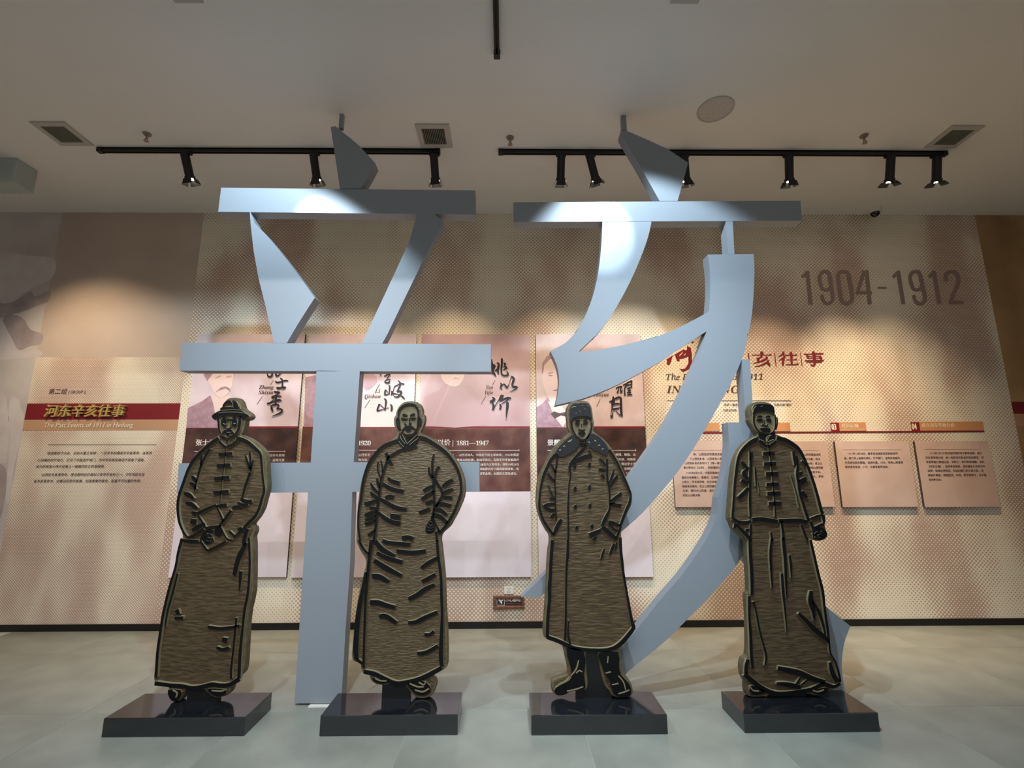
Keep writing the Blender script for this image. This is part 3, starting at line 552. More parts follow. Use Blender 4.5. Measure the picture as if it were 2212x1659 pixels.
stroke(hx, 'dot_stroke', [B3(p) for p in [(850, 168), (893, 172), (1040, 235), (1180, 300), (1322, 395), (1300, 480), (1275, 570), (1248, 664.5), (1122, 665), (1075, 580), (980, 410), (850, 190)]])
stroke(hx, 'top_crossbar', [B3(p) for p in [(95, 673), (2112, 662), (2122, 802), (95, 812)]])
wedge = smooth([B3(p) for p in [(1065, 809), (1040, 920), (990, 1060), (920, 1220), (830, 1390), (740, 1530), (640, 1645)]], 3)[:-1] + [B4(p) for p in [(490, 80), (388, 178)]]
wedge += smooth([B4(p) for p in [(388, 178), (560, 160), (760, 115), (950, 62)]], 3)[1:-1] + smooth([B3(p) for p in [(1000, 1652), (1200, 1580), (1380, 1490), (1468, 1440)]], 2)
wedge += smooth([B4(p) for p in [(1215, 47), (1050, 152), (920, 240), (740, 340), (600, 410), (420, 480), (238, 525)]], 3)[:-1]
wedge += smooth([B4(p) for p in [(238, 525), (256, 440), (262, 350), (245, 260), (205, 175)]], 3)[:-1] + smooth([B4(p) for p in [(205, 175), (290, 130), (350, 75), (408, 0)]], 3)[:-1]
wedge += smooth([B3(p) for p in [(530, 1582), (590, 1490), (650, 1340), (690, 1170), (712, 980), (720, 812)]], 3)
stroke(hx, 'folded_stroke', wedge)
sweep = [B3((1460, 1040)), B3((1783, 1038))] + smooth([B3(p) for p in [(1786, 1090), (1788, 1180), (1780, 1350), (1765, 1500), (1735, 1640)]], 3)[:-1]
sweep += smooth([B4(p) for p in [(1478, 60), (1468, 140), (1440, 235), (1380, 370), (1300, 515), (1200, 690), (1080, 880), (960, 1040), (800, 1220), (665, 1340)]], 3) + [(1290, 1190), (1230, 1240), (1178, 1280), (1167, 1291), (1126, 1290)]
sweep += smooth([(1178, 1239), (1240, 1182), (1300, 1112), (1361, 1028)], 3)[:-1] + smooth([B4(p) for p in [(720, 980), (845, 800), (930, 672), (1010, 530), (1100, 350), (1165, 195), (1215, 47)]], 3)
sweep += smooth([B3(p) for p in [(1468, 1440), (1478, 1300), (1475, 1160), (1460, 1040)]], 3)[:-1]
stroke(hx, 'long_sweep', sweep)
stroke(hx, 'link_post', [B3(p) for p in [(1588, 807), (1636, 806), (1648, 1038.5), (1604, 1038.7)]])
stroke(hx, 'link_post', [(1602.5, 777), (1620, 776), (1628, 912), (1611, 912)])
low = [(1572, 912.7), (1640, 912)] + smooth([(1648, 960), (1690, 1080), (1735, 1200), (1782, 1308)], 3) + [(1837, 1352.5)] + smooth([(1837, 1352.5), (1825, 1385), (1819, 1422), (1820, 1461), (1831, 1519)], 3)[1:]
low += [(1740, 1519.5), (1700, 1400), (1650, 1260), (1603, 1200)] + smooth([B5(p) for p in [(1465, 290), (1400, 392), (1250, 560), (1100, 712), (990, 822), (870, 922), (760, 1010)]], 2)[1:] + [(1330, 1478), (1290, 1519), (1250, 1519), (1300, 1455)]
low += smooth([B5(p) for p in [(708, 870), (830, 722), (950, 570), (1080, 420), (1180, 280), (1270, 130), (1315, 0)]], 3)[:-1]
low += smooth([B4(p) for p in [(1290, 1120), (1325, 1000), (1345, 900), (1358, 760), (1350, 637)]], 3)[:-1]
stroke(hx, 'lower_strokes', low)
rod(hx, 1342, 1353, 284, CHAR_Y+.05)

# ------------------------------------------------------------------ pedestals
def pedestal(label, front_lo, front_ro, v_top, v_back, uL, uR):
    """front_lo / front_ro: foot corners of the front face"""
    m = onz((front_lo[0]+front_ro[0])/2, (front_lo[1]+front_ro[1])/2, 0); Y = m.y
    z = at((front_lo[0]+front_ro[0])/2, v_top, Y).z
    xl, xr = at(uL, v_top, Y).x, at(uR, v_top, Y).x
    yb = onz((uL+uR)/2, v_back, z).y
    t = thing('pedestal', label, 'pedestal', ((xl+xr)/2, (Y+yb)/2, 0), 'dark stone pedestals')
    bevel_box('stone_block', (xl, Y, 0), (xr, yb, z), MT['granite'], t, .004)
    return z
Z1 = pedestal('low dark polished stone pedestal, leftmost, under the figure in the brimmed hat', (222, 1594), (530, 1590), 1550.5, 1497, 224, 530)
Z2 = pedestal('low dark polished stone pedestal under the figure with the drooping moustache', (692, 1591), (988, 1588.5), 1545, 1496, 692, 989)
Z3 = pedestal('low dark polished stone pedestal under the figure in boots and fur hat', (1147, 1588.5), (1443, 1587), 1544.5, 1494.5, 1147.5, 1441)
Z4 = pedestal('low dark polished stone pedestal, rightmost, under the figure in jacket and skirt', (1607, 1583.5), (1901, 1582), 1541, 1491, 1606, 1897)

# ------------------------------------------------------------------ relief figures (cut-out plates with carved raised lines)
def inset(P, d):
    n = len(P); s = 1 if area2([(p.x, p.z) for p in P]) > 0 else -1; out = []
    for i in range(n):
        a, b, c = P[i-1], P[i], P[(i+1) % n]
        e1 = Vector((b.x-a.x, b.z-a.z)).normalized(); e2 = Vector((c.x-b.x, c.z-b.z)).normalized()
        nn = Vector((-(e1.y+e2.y), e1.x+e2.x))
        nn = nn.normalized()*s if nn.length > 1e-6 else Vector((0, 0))
        out.append(Vector((b.x+nn.x*d, b.y, b.z+nn.y*d)))
    return out
def plate(t, px, Y0, zmin, field):
    P = [at(u, v, Y0) for u, v in smooth(px, 2, True)]
    for p in P: p.z = max(p.z, zmin)
    if area2([(p.x, p.z) for p in P]) < 0: P.reverse()
    n = len(P)
    r0 = [p.copy() for p in inset(P, .015)]; r1 = [p.copy() for p in inset(P, .004)]
    r2 = [p+Vector((0, .010, 0)) for p in P]; r3 = [p+Vector((0, STAT_T, 0)) for p in P]
    f = [tuple(range(n))]; m = [0]
    for k in range(3): f += [(k*n+i, (k+1)*n+i, (k+1)*n+(i+1) % n, k*n+(i+1) % n) for i in range(n)]; m += [1]*n
    f.append(tuple(range(4*n-1, 3*n-1, -1))); m.append(1)
    return obj('carved_plate', r0+r1+r2+r3, f, [MT[field], MT['rim']], t, m)
H = .018
def foot_y(px, z):                     # depth at which the lowest point of an outline stands on its pedestal
    u, v = max(smooth(px, 2, True), key=lambda p: p[1]); return onz(u, v, z).y
def lines(t, Y0, frame, items, h=H, mats=None):
    for it in items:
        nm, pts = it if isinstance(it[0], str) else ('carved_line', it)
        mb = MB(); rib(mb, [frame(p) for p in pts], Y0, h); mb.build(nm, mats or [MT['ink'], MT['edge']], t)
def patches(t, Y0, frame, items, h=H, mats=None, sm=2):
    for nm, pts in items:
        P = smooth([frame(p) for p in pts], sm, True) if sm > 1 else [frame(p) for p in pts]
        prism(nm, [p[:2] for p in P], Y0, h+.002, mats or [MT['ink'], MT['edge']], t, back=False).location.y -= 0
def raised(t, Y0, frame, items, h=H, mats=None, sm=2):
    """patch standing proud of the plate by h"""
    for nm, pts in items:
        P = [at(*p[:2], Y0) for p in (smooth([frame(p) for p in pts], sm, True) if sm > 1 else [frame(p) for p in pts])]
        if area2([(p.x, p.z) for p in P]) < 0: P.reverse()
        n = len(P); v = [p+Vector((0, -h, 0)) for p in inset(P, .0012)]+[p+Vector((0, .002, 0)) for p in P]
        f = [tuple(range(n))]+[(i, n+i, n+(i+1) % n, (i+1) % n) for i in range(n)]
        obj(nm, v, f, mats or [MT['ink'], MT['edge']], t, [0]+[1]*n)
TAN = [MT['edge'], MT['edge']]
def support(t, q, z, x0, x1, zt):
    a, b = at(*q((x0, 1200)), STAT_Y), at(*q((x1, 1200)), STAT_Y)
    MB().box((a.x, STAT_Y+.012, z), (b.x, STAT_Y+STAT_T-.002, at(*q((x0, zt)), STAT_Y).z)).build('support_block', MT['black'], t)

# ---- figure in the brimmed hat
a, b, fc = fr(300, 840, 340/1659), fr(300, 1160, 340/1226), fr(440, 850, 120/1659)
s1 = thing('relief_figure', 'carved bronze relief figure of a man in brimmed hat and round glasses', 'sculpture', at(425, 1512, STAT_Y), 'carved relief figures')
out = [fc(p) for p in [(385, 810), (300, 790), (245, 735), (240, 665), (285, 600), (385, 535), (490, 480), (560, 390), (620, 260), (690, 165), (780, 125), (900, 118), (1010, 125), (1080, 165), (1140, 260), (1180, 400), (1230, 470), (1340, 545), (1420, 620), (1440, 690), (1400, 750), (1330, 785), (1265, 800), (1255, 900), (1215, 1040), (1160, 1190)]]
out += [a(p) for p in [(1085, 485), (1160, 515), (1230, 560), (1290, 615), (1332, 670), (1350, 760), (1358, 900), (1362, 990), (1358, 1070), (1335, 1150), (1305, 1260), (1258, 1350), (1200, 1425), (1222, 1455), (1228, 1500), (1210, 1545), (1208, 1580)]]
out += [b(p) for p in [(895, 30), (897, 150), (892, 420), (862, 560), (845, 700), (835, 900), (822, 1040), (790, 1085), (738, 1130), (722, 1180), (705, 1220), (660, 1245), (600, 1253), (550, 1230), (515, 1195), (470, 1172), (400, 1178), (365, 1190), (348, 1235), (325, 1275), (285, 1283), (248, 1262), (234, 1215), (228, 1172), (150, 1162), (122, 1132), (113, 1085), (125, 1010), (140, 900), (160, 740), (182, 610), (206, 560), (235, 370), (270, 260), (300, 90), (328, 35)]]
out += [a(p) for p in [(455, 1605), (458, 1550), (435, 1470), (405, 1330), (402, 1240), (418, 1140), (452, 1040), (490, 920), (522, 820), (562, 740), (592, 680), (642, 632), (720, 568), (800, 508), (850, 478)]] + [fc(p) for p in [(470, 1180), (425, 1090), (395, 960)]]
STAT_Y = Y = foot_y(out, Z1)
plate(s1, out, STAT_Y, Z1+.0005, 'field1')
raised(s1, STAT_Y, fc, [('face', [(545, 700), (1060, 690), (1075, 850), (1060, 1000), (1010, 1130), (930, 1230), (840, 1300), (760, 1340), (640, 1270), (570, 1170), (530, 1000), (530, 850)])], .003, [MT['face'], MT['face']])
lines(s1, Y, a, [[(855, 520, 42), (760, 590, 44), (650, 690, 42), (590, 760, 40), (540, 850, 38), (505, 940, 36), (470, 1040, 36), (440, 1130, 36), (428, 1240, 34), (440, 1380, 32), (480, 1490, 28), (530, 1560, 18)],
    [(1060, 520, 42), (1150, 555, 42), (1230, 620, 40), (1290, 680, 34), (1305, 760, 26), (1315, 880, 24), (1325, 980, 24), (1335, 1070, 28), (1310, 1160, 30), (1285, 1250, 32), (1240, 1340, 36), (1160, 1420, 38), (1100, 1490, 32), (1010, 1560, 18)],
    [(1190, 880, 34), (1160, 960, 34), (1130, 1050, 30), (1105, 1150, 24)], [(1135, 700, 20), (1160, 770, 26), (1185, 850, 30)], [(1185, 665, 20), (1190, 760, 28), (1190, 850, 28)], [(1220, 745, 18), (1205, 810, 24), (1192, 870, 22)],
    [(772, 632, 24), (730, 690, 30), (690, 770, 32), (660, 850, 30), (640, 920, 26), (620, 1000, 22), (605, 1085, 14)], [(685, 700, 18), (672, 760, 24), (668, 810, 20)],
    ('sleeve_fold', [(572, 920, 26), (600, 945, 48), (622, 985, 26)]), ('sleeve_fold', [(552, 992, 26), (590, 1008, 48), (616, 1060, 24)]), ('sleeve_fold', [(492, 1100, 30), (540, 1112, 56), (600, 1160, 26)]), ('sleeve_fold', [(512, 1200, 30), (570, 1212, 54), (636, 1262, 30)]), ('sleeve_fold', [(575, 1300, 40), (625, 1318, 60)]), ('sleeve_fold', [(562, 1390, 60), (625, 1400, 70)]), ('sleeve_fold', [(578, 1490, 36), (640, 1455, 56), (712, 1415, 30)]),
    ('frog_button', [(856, 692, 44), (925, 690, 48), (1000, 684, 44)]), ('frog_button', [(836, 812, 44), (905, 808, 48), (980, 802, 44)]), ('frog_button', [(812, 947, 48), (890, 941, 50), (970, 934, 46)]), ('frog_button', [(801, 1092, 44), (880, 1088, 48), (962, 1080, 44)]), ('frog_button', [(838, 1232, 30), (942, 1220, 44)]),
    ('front_seam', [(935, 620, 9), (915, 800, 9), (890, 1000, 9), (870, 1200, 9)]),
    [(640, 1312, 44), (740, 1262, 36), (832, 1222, 26)], [(832, 1225, 18), (870, 1310, 22), (906, 1392, 22)], [(988, 1278, 36), (940, 1350, 38), (890, 1412, 36), (868, 1432, 26)],
    ('sleeve_fold', [(1088, 1160, 36), (1145, 1182, 44), (1206, 1180, 40)]), ('sleeve_fold', [(1058, 1200, 36), (1110, 1222, 42), (1166, 1215, 40)]), ('sleeve_fold', [(998, 1258, 30), (1050, 1240, 40), (1102, 1255, 26)]),
    [(640, 1325, 22), (680, 1392, 24), (722, 1462, 24)], [(530, 1562, 22), (620, 1532, 30), (705, 1475, 30)], [(870, 1430, 18), (900, 1502, 20), (940, 1570, 18), (1002, 1590, 14)],
    ('sleeve_fold', [(968, 1500, 34), (1022, 1545, 22)]), ('sleeve_fold', [(1058, 1480, 40), (1102, 1462, 30)]), ('cuff_edge', [(725, 1465, 26), (800, 1448, 26), (880, 1440, 26)]),
    [(480, 1590, 30), (560, 1600, 40), (650, 1600, 30)], [(1160, 1470, 44), (1130, 1560, 50), (1120, 1650, 40)]])
raised(s1, Y, a, [('clasped_hands', [(690, 1510), (740, 1475), (800, 1490), (790, 1560), (800, 1600), (740, 1640), (680, 1625), (650, 1590)]), ('far_cuff', [(810, 1470), (870, 1455), (890, 1530), (850, 1560), (805, 1530)])], .010)
lines(s1, Y-.010, a, [('finger', [(700, 1545, 20), (722, 1530, 22), (735, 1550, 16)]), ('finger', [(705, 1580, 20), (735, 1570, 24), (748, 1590, 16)]), ('finger', [(738, 1535, 18), (765, 1540, 22), (770, 1560, 14)]), ('finger', [(715, 1605, 18), (745, 1610, 20), (760, 1600, 14)]), ('finger', [(750, 1570, 20), (775, 1580, 18)])], .007, [MT['ink'], MT['edge']])
lines(s1, Y, b, [[(350, 10, 28), (320, 120, 24), (300, 230, 22), (250, 400, 24), (205, 590, 24), (185, 720, 24), (160, 900, 26), (150, 1085, 26)], [(316, 280, 16), (282, 420, 18), (242, 560, 18), (220, 695, 12)],
    ('hem_line', [(138, 1130, 40), (250, 1145, 36), (340, 1150, 36), (430, 1166, 36), (500, 1158, 36), (580, 1138, 36), (640, 1145, 36), (720, 1140, 36), (795, 1095, 44)]), [(868, 0, 20), (875, 200, 20), (862, 420, 22), (835, 560, 24), (820, 700, 22), (800, 900, 28), (792, 1090, 30)],
    [(772, 622, 18), (760, 750, 20), (745, 900, 18), (730, 1030, 20), (732, 1095, 20)], [(850, 40, 24), (812, 110, 44), (782, 180, 44), (755, 295, 36)], [(806, 262, 34), (800, 330, 26), (796, 412, 10)],
    ('pocket_edge', [(550, 692, 26), (640, 706, 30), (730, 698, 28), (796, 680, 16)]), ('robe_fold', [(300, 582, 40), (330, 572, 50)]), ('robe_fold', [(293, 625, 28), (360, 622, 26)]), ('robe_fold', [(660, 792, 44), (702, 800, 48)]), ('robe_fold', [(618, 852, 24), (665, 868, 30), (716, 852, 22)]),
    ('paper_edge', [(492, 30, 22), (520, 70, 22), (546, 104, 20)]), ('paper_edge', [(546, 104, 20), (620, 72, 22), (692, 30, 22)])])
raised(s1, Y, b, [('shoe', [(242, 1178), (340, 1182), (342, 1225), (320, 1262), (284, 1272), (252, 1245)]), ('shoe', [(545, 1170), (660, 1172), (695, 1185), (680, 1220), (630, 1235), (575, 1215)])])
lines(s1, Y-H, b, [('shoe_seam', [(265, 1190, 10), (300, 1215, 12), (290, 1250, 10)]), ('shoe_seam', [(570, 1195, 10), (640, 1200, 12), (670, 1190, 10)])], .004, TAN)
raised(s1, Y, fc, [('hat_brim', [(285, 700), (300, 650), (400, 585), (520, 530), (700, 505), (880, 500), (1100, 495), (1230, 550), (1320, 610), (1398, 672), (1382, 722), (1260, 765), (1160, 742), (1080, 682), (900, 672), (700, 668), (560, 665), (500, 762), (400, 792), (318, 762)]),
    ('hat_band', [(532, 500), (545, 445), (640, 400), (860, 400), (980, 415), (1100, 430), (1118, 495), (880, 485), (700, 492)]), ('hat_crown', [(598, 380), (640, 300), (690, 245), (750, 215), (850, 220), (872, 300), (760, 302), (690, 370), (620, 430)]), ('hat_crown', [(890, 225), (990, 225), (1050, 300), (1090, 400), (1075, 425), (900, 420), (862, 350)])])
lines(s1, Y, fc, [[(480, 780, 60), (490, 900, 72), (500, 1030, 62), (535, 1150, 44), (600, 1250, 34), (670, 1300, 34), (740, 1340, 34)], [(1120, 680, 96), (1120, 850, 104), (1100, 1000, 96), (1060, 1130, 84), (960, 1240, 70), (850, 1310, 60), (770, 1370, 54), (740, 1500, 44)],
    ('collar_edge', [(530, 1280, 66), (640, 1332, 56), (720, 1392, 44)]), ('collar_edge', [(508, 1430, 86), (600, 1530, 86), (710, 1605, 80)]), ('collar_edge', [(1050, 1430, 86), (900, 1532, 86), (730, 1610, 84)]), ('collar_edge', [(1040, 1260, 44), (1050, 1430, 56)]),
    ('glasses_bridge', [(735, 805, 54), (810, 785, 40), (890, 795, 44)]), ('nose_line', [(850, 870, 30), (862, 980, 34), (800, 1052, 28), (695, 1046, 22)]), ('eyebrow', [(580, 735, 26), (650, 700, 44), (740, 730, 24)]), ('eyebrow', [(890, 740, 26), (960, 705, 42), (1040, 725, 26)])])
raised(s1, Y, fc, [('glasses_lens', [(570, 800), (600, 750), (680, 745), (735, 790), (730, 920), (700, 1000), (640, 1022), (580, 970), (562, 880)]), ('glasses_lens', [(880, 800), (930, 745), (1010, 750), (1045, 830), (1030, 960), (980, 1020), (920, 1005), (885, 920)]),
    ('moustache', [(588, 1175), (640, 1112), (740, 1072), (840, 1072), (900, 1112), (952, 1182), (938, 1242), (880, 1192), (825, 1200), (812, 1270), (712, 1262), (692, 1205), (650, 1202), (600, 1222)])])
lines(s1, Y-H, fc, [('eye', [(590, 890, 14), (630, 920, 22), (680, 905, 12)]), ('eye', [(890, 880, 14), (925, 905, 22), (965, 890, 12)]), ('lip', [(690, 1158, 12), (760, 1165, 16), (830, 1155, 12)])], .004, TAN)
support(s1, b, Z1, 370, 615, 1150)

lines(s1, Y-H, fc, [('hat_seam', [(545, 506, 10), (700, 494, 12), (880, 489, 12), (1112, 498, 10)]), ('hat_seam', [(885, 235, 8), (866, 330, 12), (885, 420, 8)]), ('hat_seam', [(640, 400, 8), (760, 396, 14), (860, 398, 10)]), ('hat_seam', [(430, 590, 8), (600, 560, 12), (800, 556, 12), (1090, 562, 12), (1290, 615, 8)]), ('hat_seam', [(1060, 300, 8), (1095, 380, 12), (1118, 450, 8)])], .003, TAN)
# ---- figure with the drooping moustache
a, b, fc = fr(740, 840, 300/1464), fr(680, 1160, 360/1298), fr(820, 850, 120/1659)
s2 = thing('relief_figure', 'carved bronze relief figure of a bald man with big moustache in a creased long robe', 'sculpture', at(870, 1507, STAT_Y), 'carved relief figures')
out = [fc(p) for p in [(520, 1130), (470, 1050), (428, 920), (418, 770), (440, 695), (478, 640), (490, 560), (530, 450), (610, 340), (700, 270), (800, 235), (920, 222), (1040, 232), (1150, 268), (1230, 330), (1278, 420), (1298, 520), (1300, 605), (1345, 640), (1368, 720), (1358, 850), (1320, 980), (1262, 1100), (1240, 1155), (1270, 1195)]]
out += [a(p) for p in [(880, 488), (940, 515), (1030, 568), (1110, 638), (1170, 708), (1222, 780), (1262, 870), (1286, 950), (1295, 1050), (1286, 1140), (1252, 1230), (1216, 1310), (1172, 1390), (1138, 1450), (1080, 1502), (1046, 1545), (1040, 1600)]]
out += [b(p) for p in [(990, 60), (1000, 150), (1015, 300), (1022, 500), (1030, 650), (1036, 800), (1038, 960), (1028, 1015), (980, 1050), (915, 1088), (940, 1115), (950, 1150), (935, 1200), (905, 1240), (850, 1260), (790, 1255), (745, 1212), (712, 1165), (680, 1148), (630, 1150), (590, 1148), (540, 1158), (475, 1148), (432, 1115), (425, 1082), (378, 1070), (356, 1020), (350, 985), (300, 970), (286, 930), (290, 860), (310, 700), (322, 560), (345, 420), (378, 290), (398, 190), (362, 125), (330, 60)]]
out += [a(p) for p in [(140, 1590), (146, 1450), (153, 1300), (165, 1150), (185, 1020), (210, 920), (246, 830), (290, 750), (350, 668), (420, 598), (500, 542), (558, 500), (578, 465)]]
STAT_Y = Y = foot_y(out, Z2)
plate(s2, out, STAT_Y, Z2+.0005, 'field2')
raised(s2, STAT_Y, fc, [('face', [(600, 560), (660, 450), (760, 380), (920, 355), (1060, 390), (1120, 500), (1140, 690), (1130, 960), (1100, 1080), (1000, 1190), (870, 1230), (760, 1200), (660, 1130), (610, 1000), (590, 800)])], .003, [MT['face'], MT['face']])
lines(s2, Y, a, [[(590, 545, 36), (500, 575, 36), (420, 620, 38), (350, 690, 40), (295, 770, 38), (260, 850, 36), (230, 950, 32), (212, 1060, 30), (200, 1160, 28), (180, 1260, 26), (172, 1400, 24), (180, 1500, 24), (195, 1590, 22)],
    [(805, 515, 44), (870, 525, 46), (950, 570, 44), (1020, 615, 44), (1090, 670, 42), (1150, 740, 38), (1200, 820, 36), (1235, 910, 34), (1250, 1000, 30), (1250, 1090, 28), (1220, 1190, 28), (1180, 1290, 30), (1130, 1380, 34), (1100, 1430, 40), (1028, 1512, 38), (1008, 1488, 24)],
    ('cuff_edge', [(955, 1345, 20), (990, 1430, 22), (1028, 1498, 22)]), ('robe_opening', [(780, 595, 44), (700, 630, 38), (620, 645, 28), (540, 690, 28), (490, 720, 26), (465, 780, 24), (440, 860, 22), (420, 930, 26), (405, 1000, 28), (395, 1100, 28), (380, 1200, 30), (370, 1300, 32), (360, 1400, 32), (350, 1500, 30), (335, 1600, 30)]),
    ('frog_button', [(463, 680, 44), (490, 730, 44), (518, 798, 44)]), [(410, 755, 14), (425, 820, 20), (424, 880, 14)], [(380, 775, 14), (376, 850, 20), (402, 925, 18)], [(370, 940, 20), (380, 1000, 38), (392, 1045, 18)],
    *[('sleeve_fold', s) for s in ([(303, 988, 16), (335, 1050, 40), (384, 1092, 28)], [(303, 1086, 22), (330, 1118, 44), (378, 1145, 30)], [(238, 1212, 46), (300, 1198, 48), (374, 1168, 34)], [(288, 1248, 28), (362, 1254, 28)], [(243, 1332, 44), (300, 1308, 48), (364, 1284, 34)], [(243, 1418, 44), (300, 1406, 40), (354, 1376, 30)], [(278, 1545, 34), (320, 1510, 34), (350, 1482, 18)], [(243, 1380, 26), (300, 1360, 34), (360, 1330, 24)])],
    *[('robe_fold', s) for s in ([(483, 940, 36), (530, 970, 44), (604, 992, 44)], [(428, 1000, 40), (500, 1042, 50), (570, 1066, 48), (645, 1078, 44)], [(456, 1150, 36), (500, 1132, 48), (544, 1140, 44)], [(398, 1152, 30), (450, 1186, 50), (520, 1226, 50), (600, 1256, 48), (678, 1266, 42)], [(510, 1336, 60), (614, 1346, 58)], [(383, 1300, 34), (440, 1350, 50), (520, 1396, 52), (614, 1416, 52)], [(428, 1596, 44), (500, 1618, 46), (600, 1628, 48), (718, 1636, 48)], [(632, 1572, 54), (690, 1560, 54), (748, 1576, 50)])],
    [(966, 688, 12), (950, 760, 24), (950, 830, 28), (957, 940, 32)], [(913, 825, 18), (920, 890, 34), (955, 942, 38)], [(1024, 818, 26), (995, 850, 26), (980, 930, 24)], [(965, 930, 32), (965, 1050, 32), (970, 1150, 30), (970, 1250, 30), (955, 1330, 32), (943, 1372, 28)], [(980, 950, 30), (1010, 1010, 38), (1045, 1062, 32), (1050, 1120, 22), (1030, 1170, 34), (978, 1244, 32)],
    *[('sleeve_fold', s) for s in ([(1058, 1032, 38), (1110, 986, 48), (1168, 955, 26)], [(1058, 1102, 30), (1110, 1076, 44), (1168, 1050, 20)], [(1062, 1136, 40), (1158, 1146, 40)], [(985, 1238, 30), (1040, 1206, 44), (1144, 1232, 44)], [(966, 1272, 36), (1030, 1270, 46), (1098, 1324, 36)], [(956, 1322, 40), (1030, 1342, 52), (1108, 1412, 42)])],
    *[('robe_fold', s) for s in ([(858, 1078, 38), (900, 1046, 40), (953, 1020, 26)], [(836, 1164, 42), (900, 1122, 48), (964, 1076, 32)], [(878, 1208, 44), (956, 1176, 44)], [(807, 1302, 42), (870, 1282, 46), (924, 1258, 36)])], [(985, 1500, 26), (1000, 1600, 26)]])
raised(s2, Y, a, [('fist', [(943, 1368), (905, 1400), (880, 1450), (876, 1505), (925, 1525), (978, 1485), (970, 1405)])], .011)
lines(s2, Y-.011, a, [('finger', [(900, 1425, 14), (930, 1445, 14), (955, 1435, 12)]), ('finger', [(890, 1455, 14), (925, 1472, 14), (958, 1460, 12)]), ('finger', [(892, 1490, 14), (925, 1500, 14), (955, 1485, 12)]), ('finger', [(920, 1400, 12), (945, 1412, 12)])], .006)
lines(s2, Y, b, [[(350, 20, 24), (380, 80, 22), (428, 132, 16)], [(955, 20, 24), (965, 150, 26), (985, 300, 26), (990, 450, 26), (995, 600, 26), (990, 750, 32), (985, 900, 38), (990, 995, 34)], [(452, 20, 44), (440, 80, 34), (426, 200, 28), (412, 350, 26), (400, 500, 24), (395, 650, 22), (390, 800, 20), (386, 1010, 24)],
    [(405, 270, 26), (380, 400, 30), (350, 560, 44), (335, 700, 48), (325, 850, 48), (330, 945, 42)], ('hem_line', [(388, 1040, 40), (470, 1056, 40), (540, 1090, 40), (635, 1130, 40), (720, 1122, 40), (820, 1096, 40), (920, 1050, 42), (992, 1006, 34)]), ('hem_line', [(332, 945, 34), (378, 978, 26)]),
    *[('robe_fold', s) for s in ([(642, 104, 34), (720, 116, 40), (790, 116, 38), (868, 105, 34)], [(476, 28, 40), (530, 92, 46), (626, 142, 28)], [(488, 118, 28), (560, 156, 40), (684, 192, 36)], [(468, 178, 40), (540, 226, 50), (600, 258, 44), (680, 298, 32)], [(452, 300, 44), (510, 306, 48), (580, 344, 34)], [(436, 505, 46), (500, 506, 46), (560, 526, 42), (630, 542, 34)], [(507, 612, 38), (560, 612, 46), (640, 664, 36)], [(832, 238, 34), (890, 196, 38), (963, 154, 28)], [(837, 342, 32), (890, 316, 38), (943, 284, 26)], [(732, 478, 36), (800, 446, 42), (860, 402, 40), (938, 364, 28)], [(732, 662, 32), (790, 656, 38), (860, 622, 40), (958, 578, 30)], [(858, 752, 30), (900, 752, 30), (930, 724, 22)], [(802, 898, 32), (870, 892, 38), (963, 838, 28)])]])
raised(s2, Y, b, [('shoe', [(455, 1082), (560, 1110), (578, 1124), (530, 1136), (468, 1120)]), ('shoe', [(722, 1135), (840, 1108), (900, 1150), (902, 1195), (862, 1222), (800, 1220), (762, 1190)])])
lines(s2, Y-H, b, [('shoe_seam', [(470, 1100, 9), (510, 1118, 10), (560, 1120, 8)]), ('shoe_seam', [(740, 1140, 10), (800, 1165, 12), (850, 1165, 10)]), ('shoe_seam', [(780, 1190, 10), (840, 1205, 12), (890, 1180, 10)]), ('shoe_seam', [(810, 1130, 10), (850, 1150, 10), (865, 1120, 8)])], .004, TAN)
lines(s2, Y, fc, [('hairline', [(575, 690, 44), (582, 580, 54), (620, 480, 66), (700, 400, 76), (800, 345, 78), (920, 332, 80), (1040, 352, 78), (1110, 415, 74), (1150, 510, 62), (1162, 610, 46), (1165, 690, 44)]), [(578, 690, 40), (590, 800, 44), (602, 950, 54), (614, 1070, 60)], [(1165, 700, 60), (1160, 850, 62), (1150, 960, 54), (1130, 1060, 54), (1085, 1135, 52)],
    ('ear', [(560, 735, 44), (520, 800, 44), (530, 900, 44), (550, 1000, 50), (590, 1090, 50)]), ('ear', [(1195, 710, 50), (1232, 780, 50), (1225, 880, 54), (1185, 970, 50)]), ('nose_line', [(892, 740, 20), (900, 800, 44), (905, 845, 30)]), ('nose_line', [(755, 905, 54), (800, 942, 54)]), ('nose_line', [(895, 935, 60), (945, 875, 50)]),
    ('chin_line', [(655, 1160, 44), (760, 1232, 74), (870, 1272, 96), (1000, 1242, 84), (1095, 1150, 50)])])
raised(s2, Y, fc, [('eyebrow', [(698, 620), (760, 613), (848, 645), (810, 672), (698, 684)]), ('eyebrow', [(920, 684), (930, 640), (1000, 600), (1062, 600), (1052, 652), (980, 668)]), ('eye', [(648, 742), (700, 700), (800, 710), (852, 742), (820, 792), (700, 802), (655, 782)]), ('eye', [(918, 722), (960, 680), (1050, 680), (1092, 722), (1060, 782), (960, 792), (920, 762)]),
    ('moustache', [(668, 1132), (700, 1060), (780, 980), (850, 960), (960, 960), (1050, 1020), (1112, 1082), (1080, 1112), (980, 1060), (940, 1056), (942, 1112), (880, 1152), (800, 1142), (782, 1062), (740, 1102)])])
lines(s2, Y-H, fc, [('eyelid', [(670, 735, 8), (740, 728, 14), (830, 745, 8)]), ('eyelid', [(940, 720, 8), (1000, 700, 14), (1075, 722, 8)])], .004, TAN)
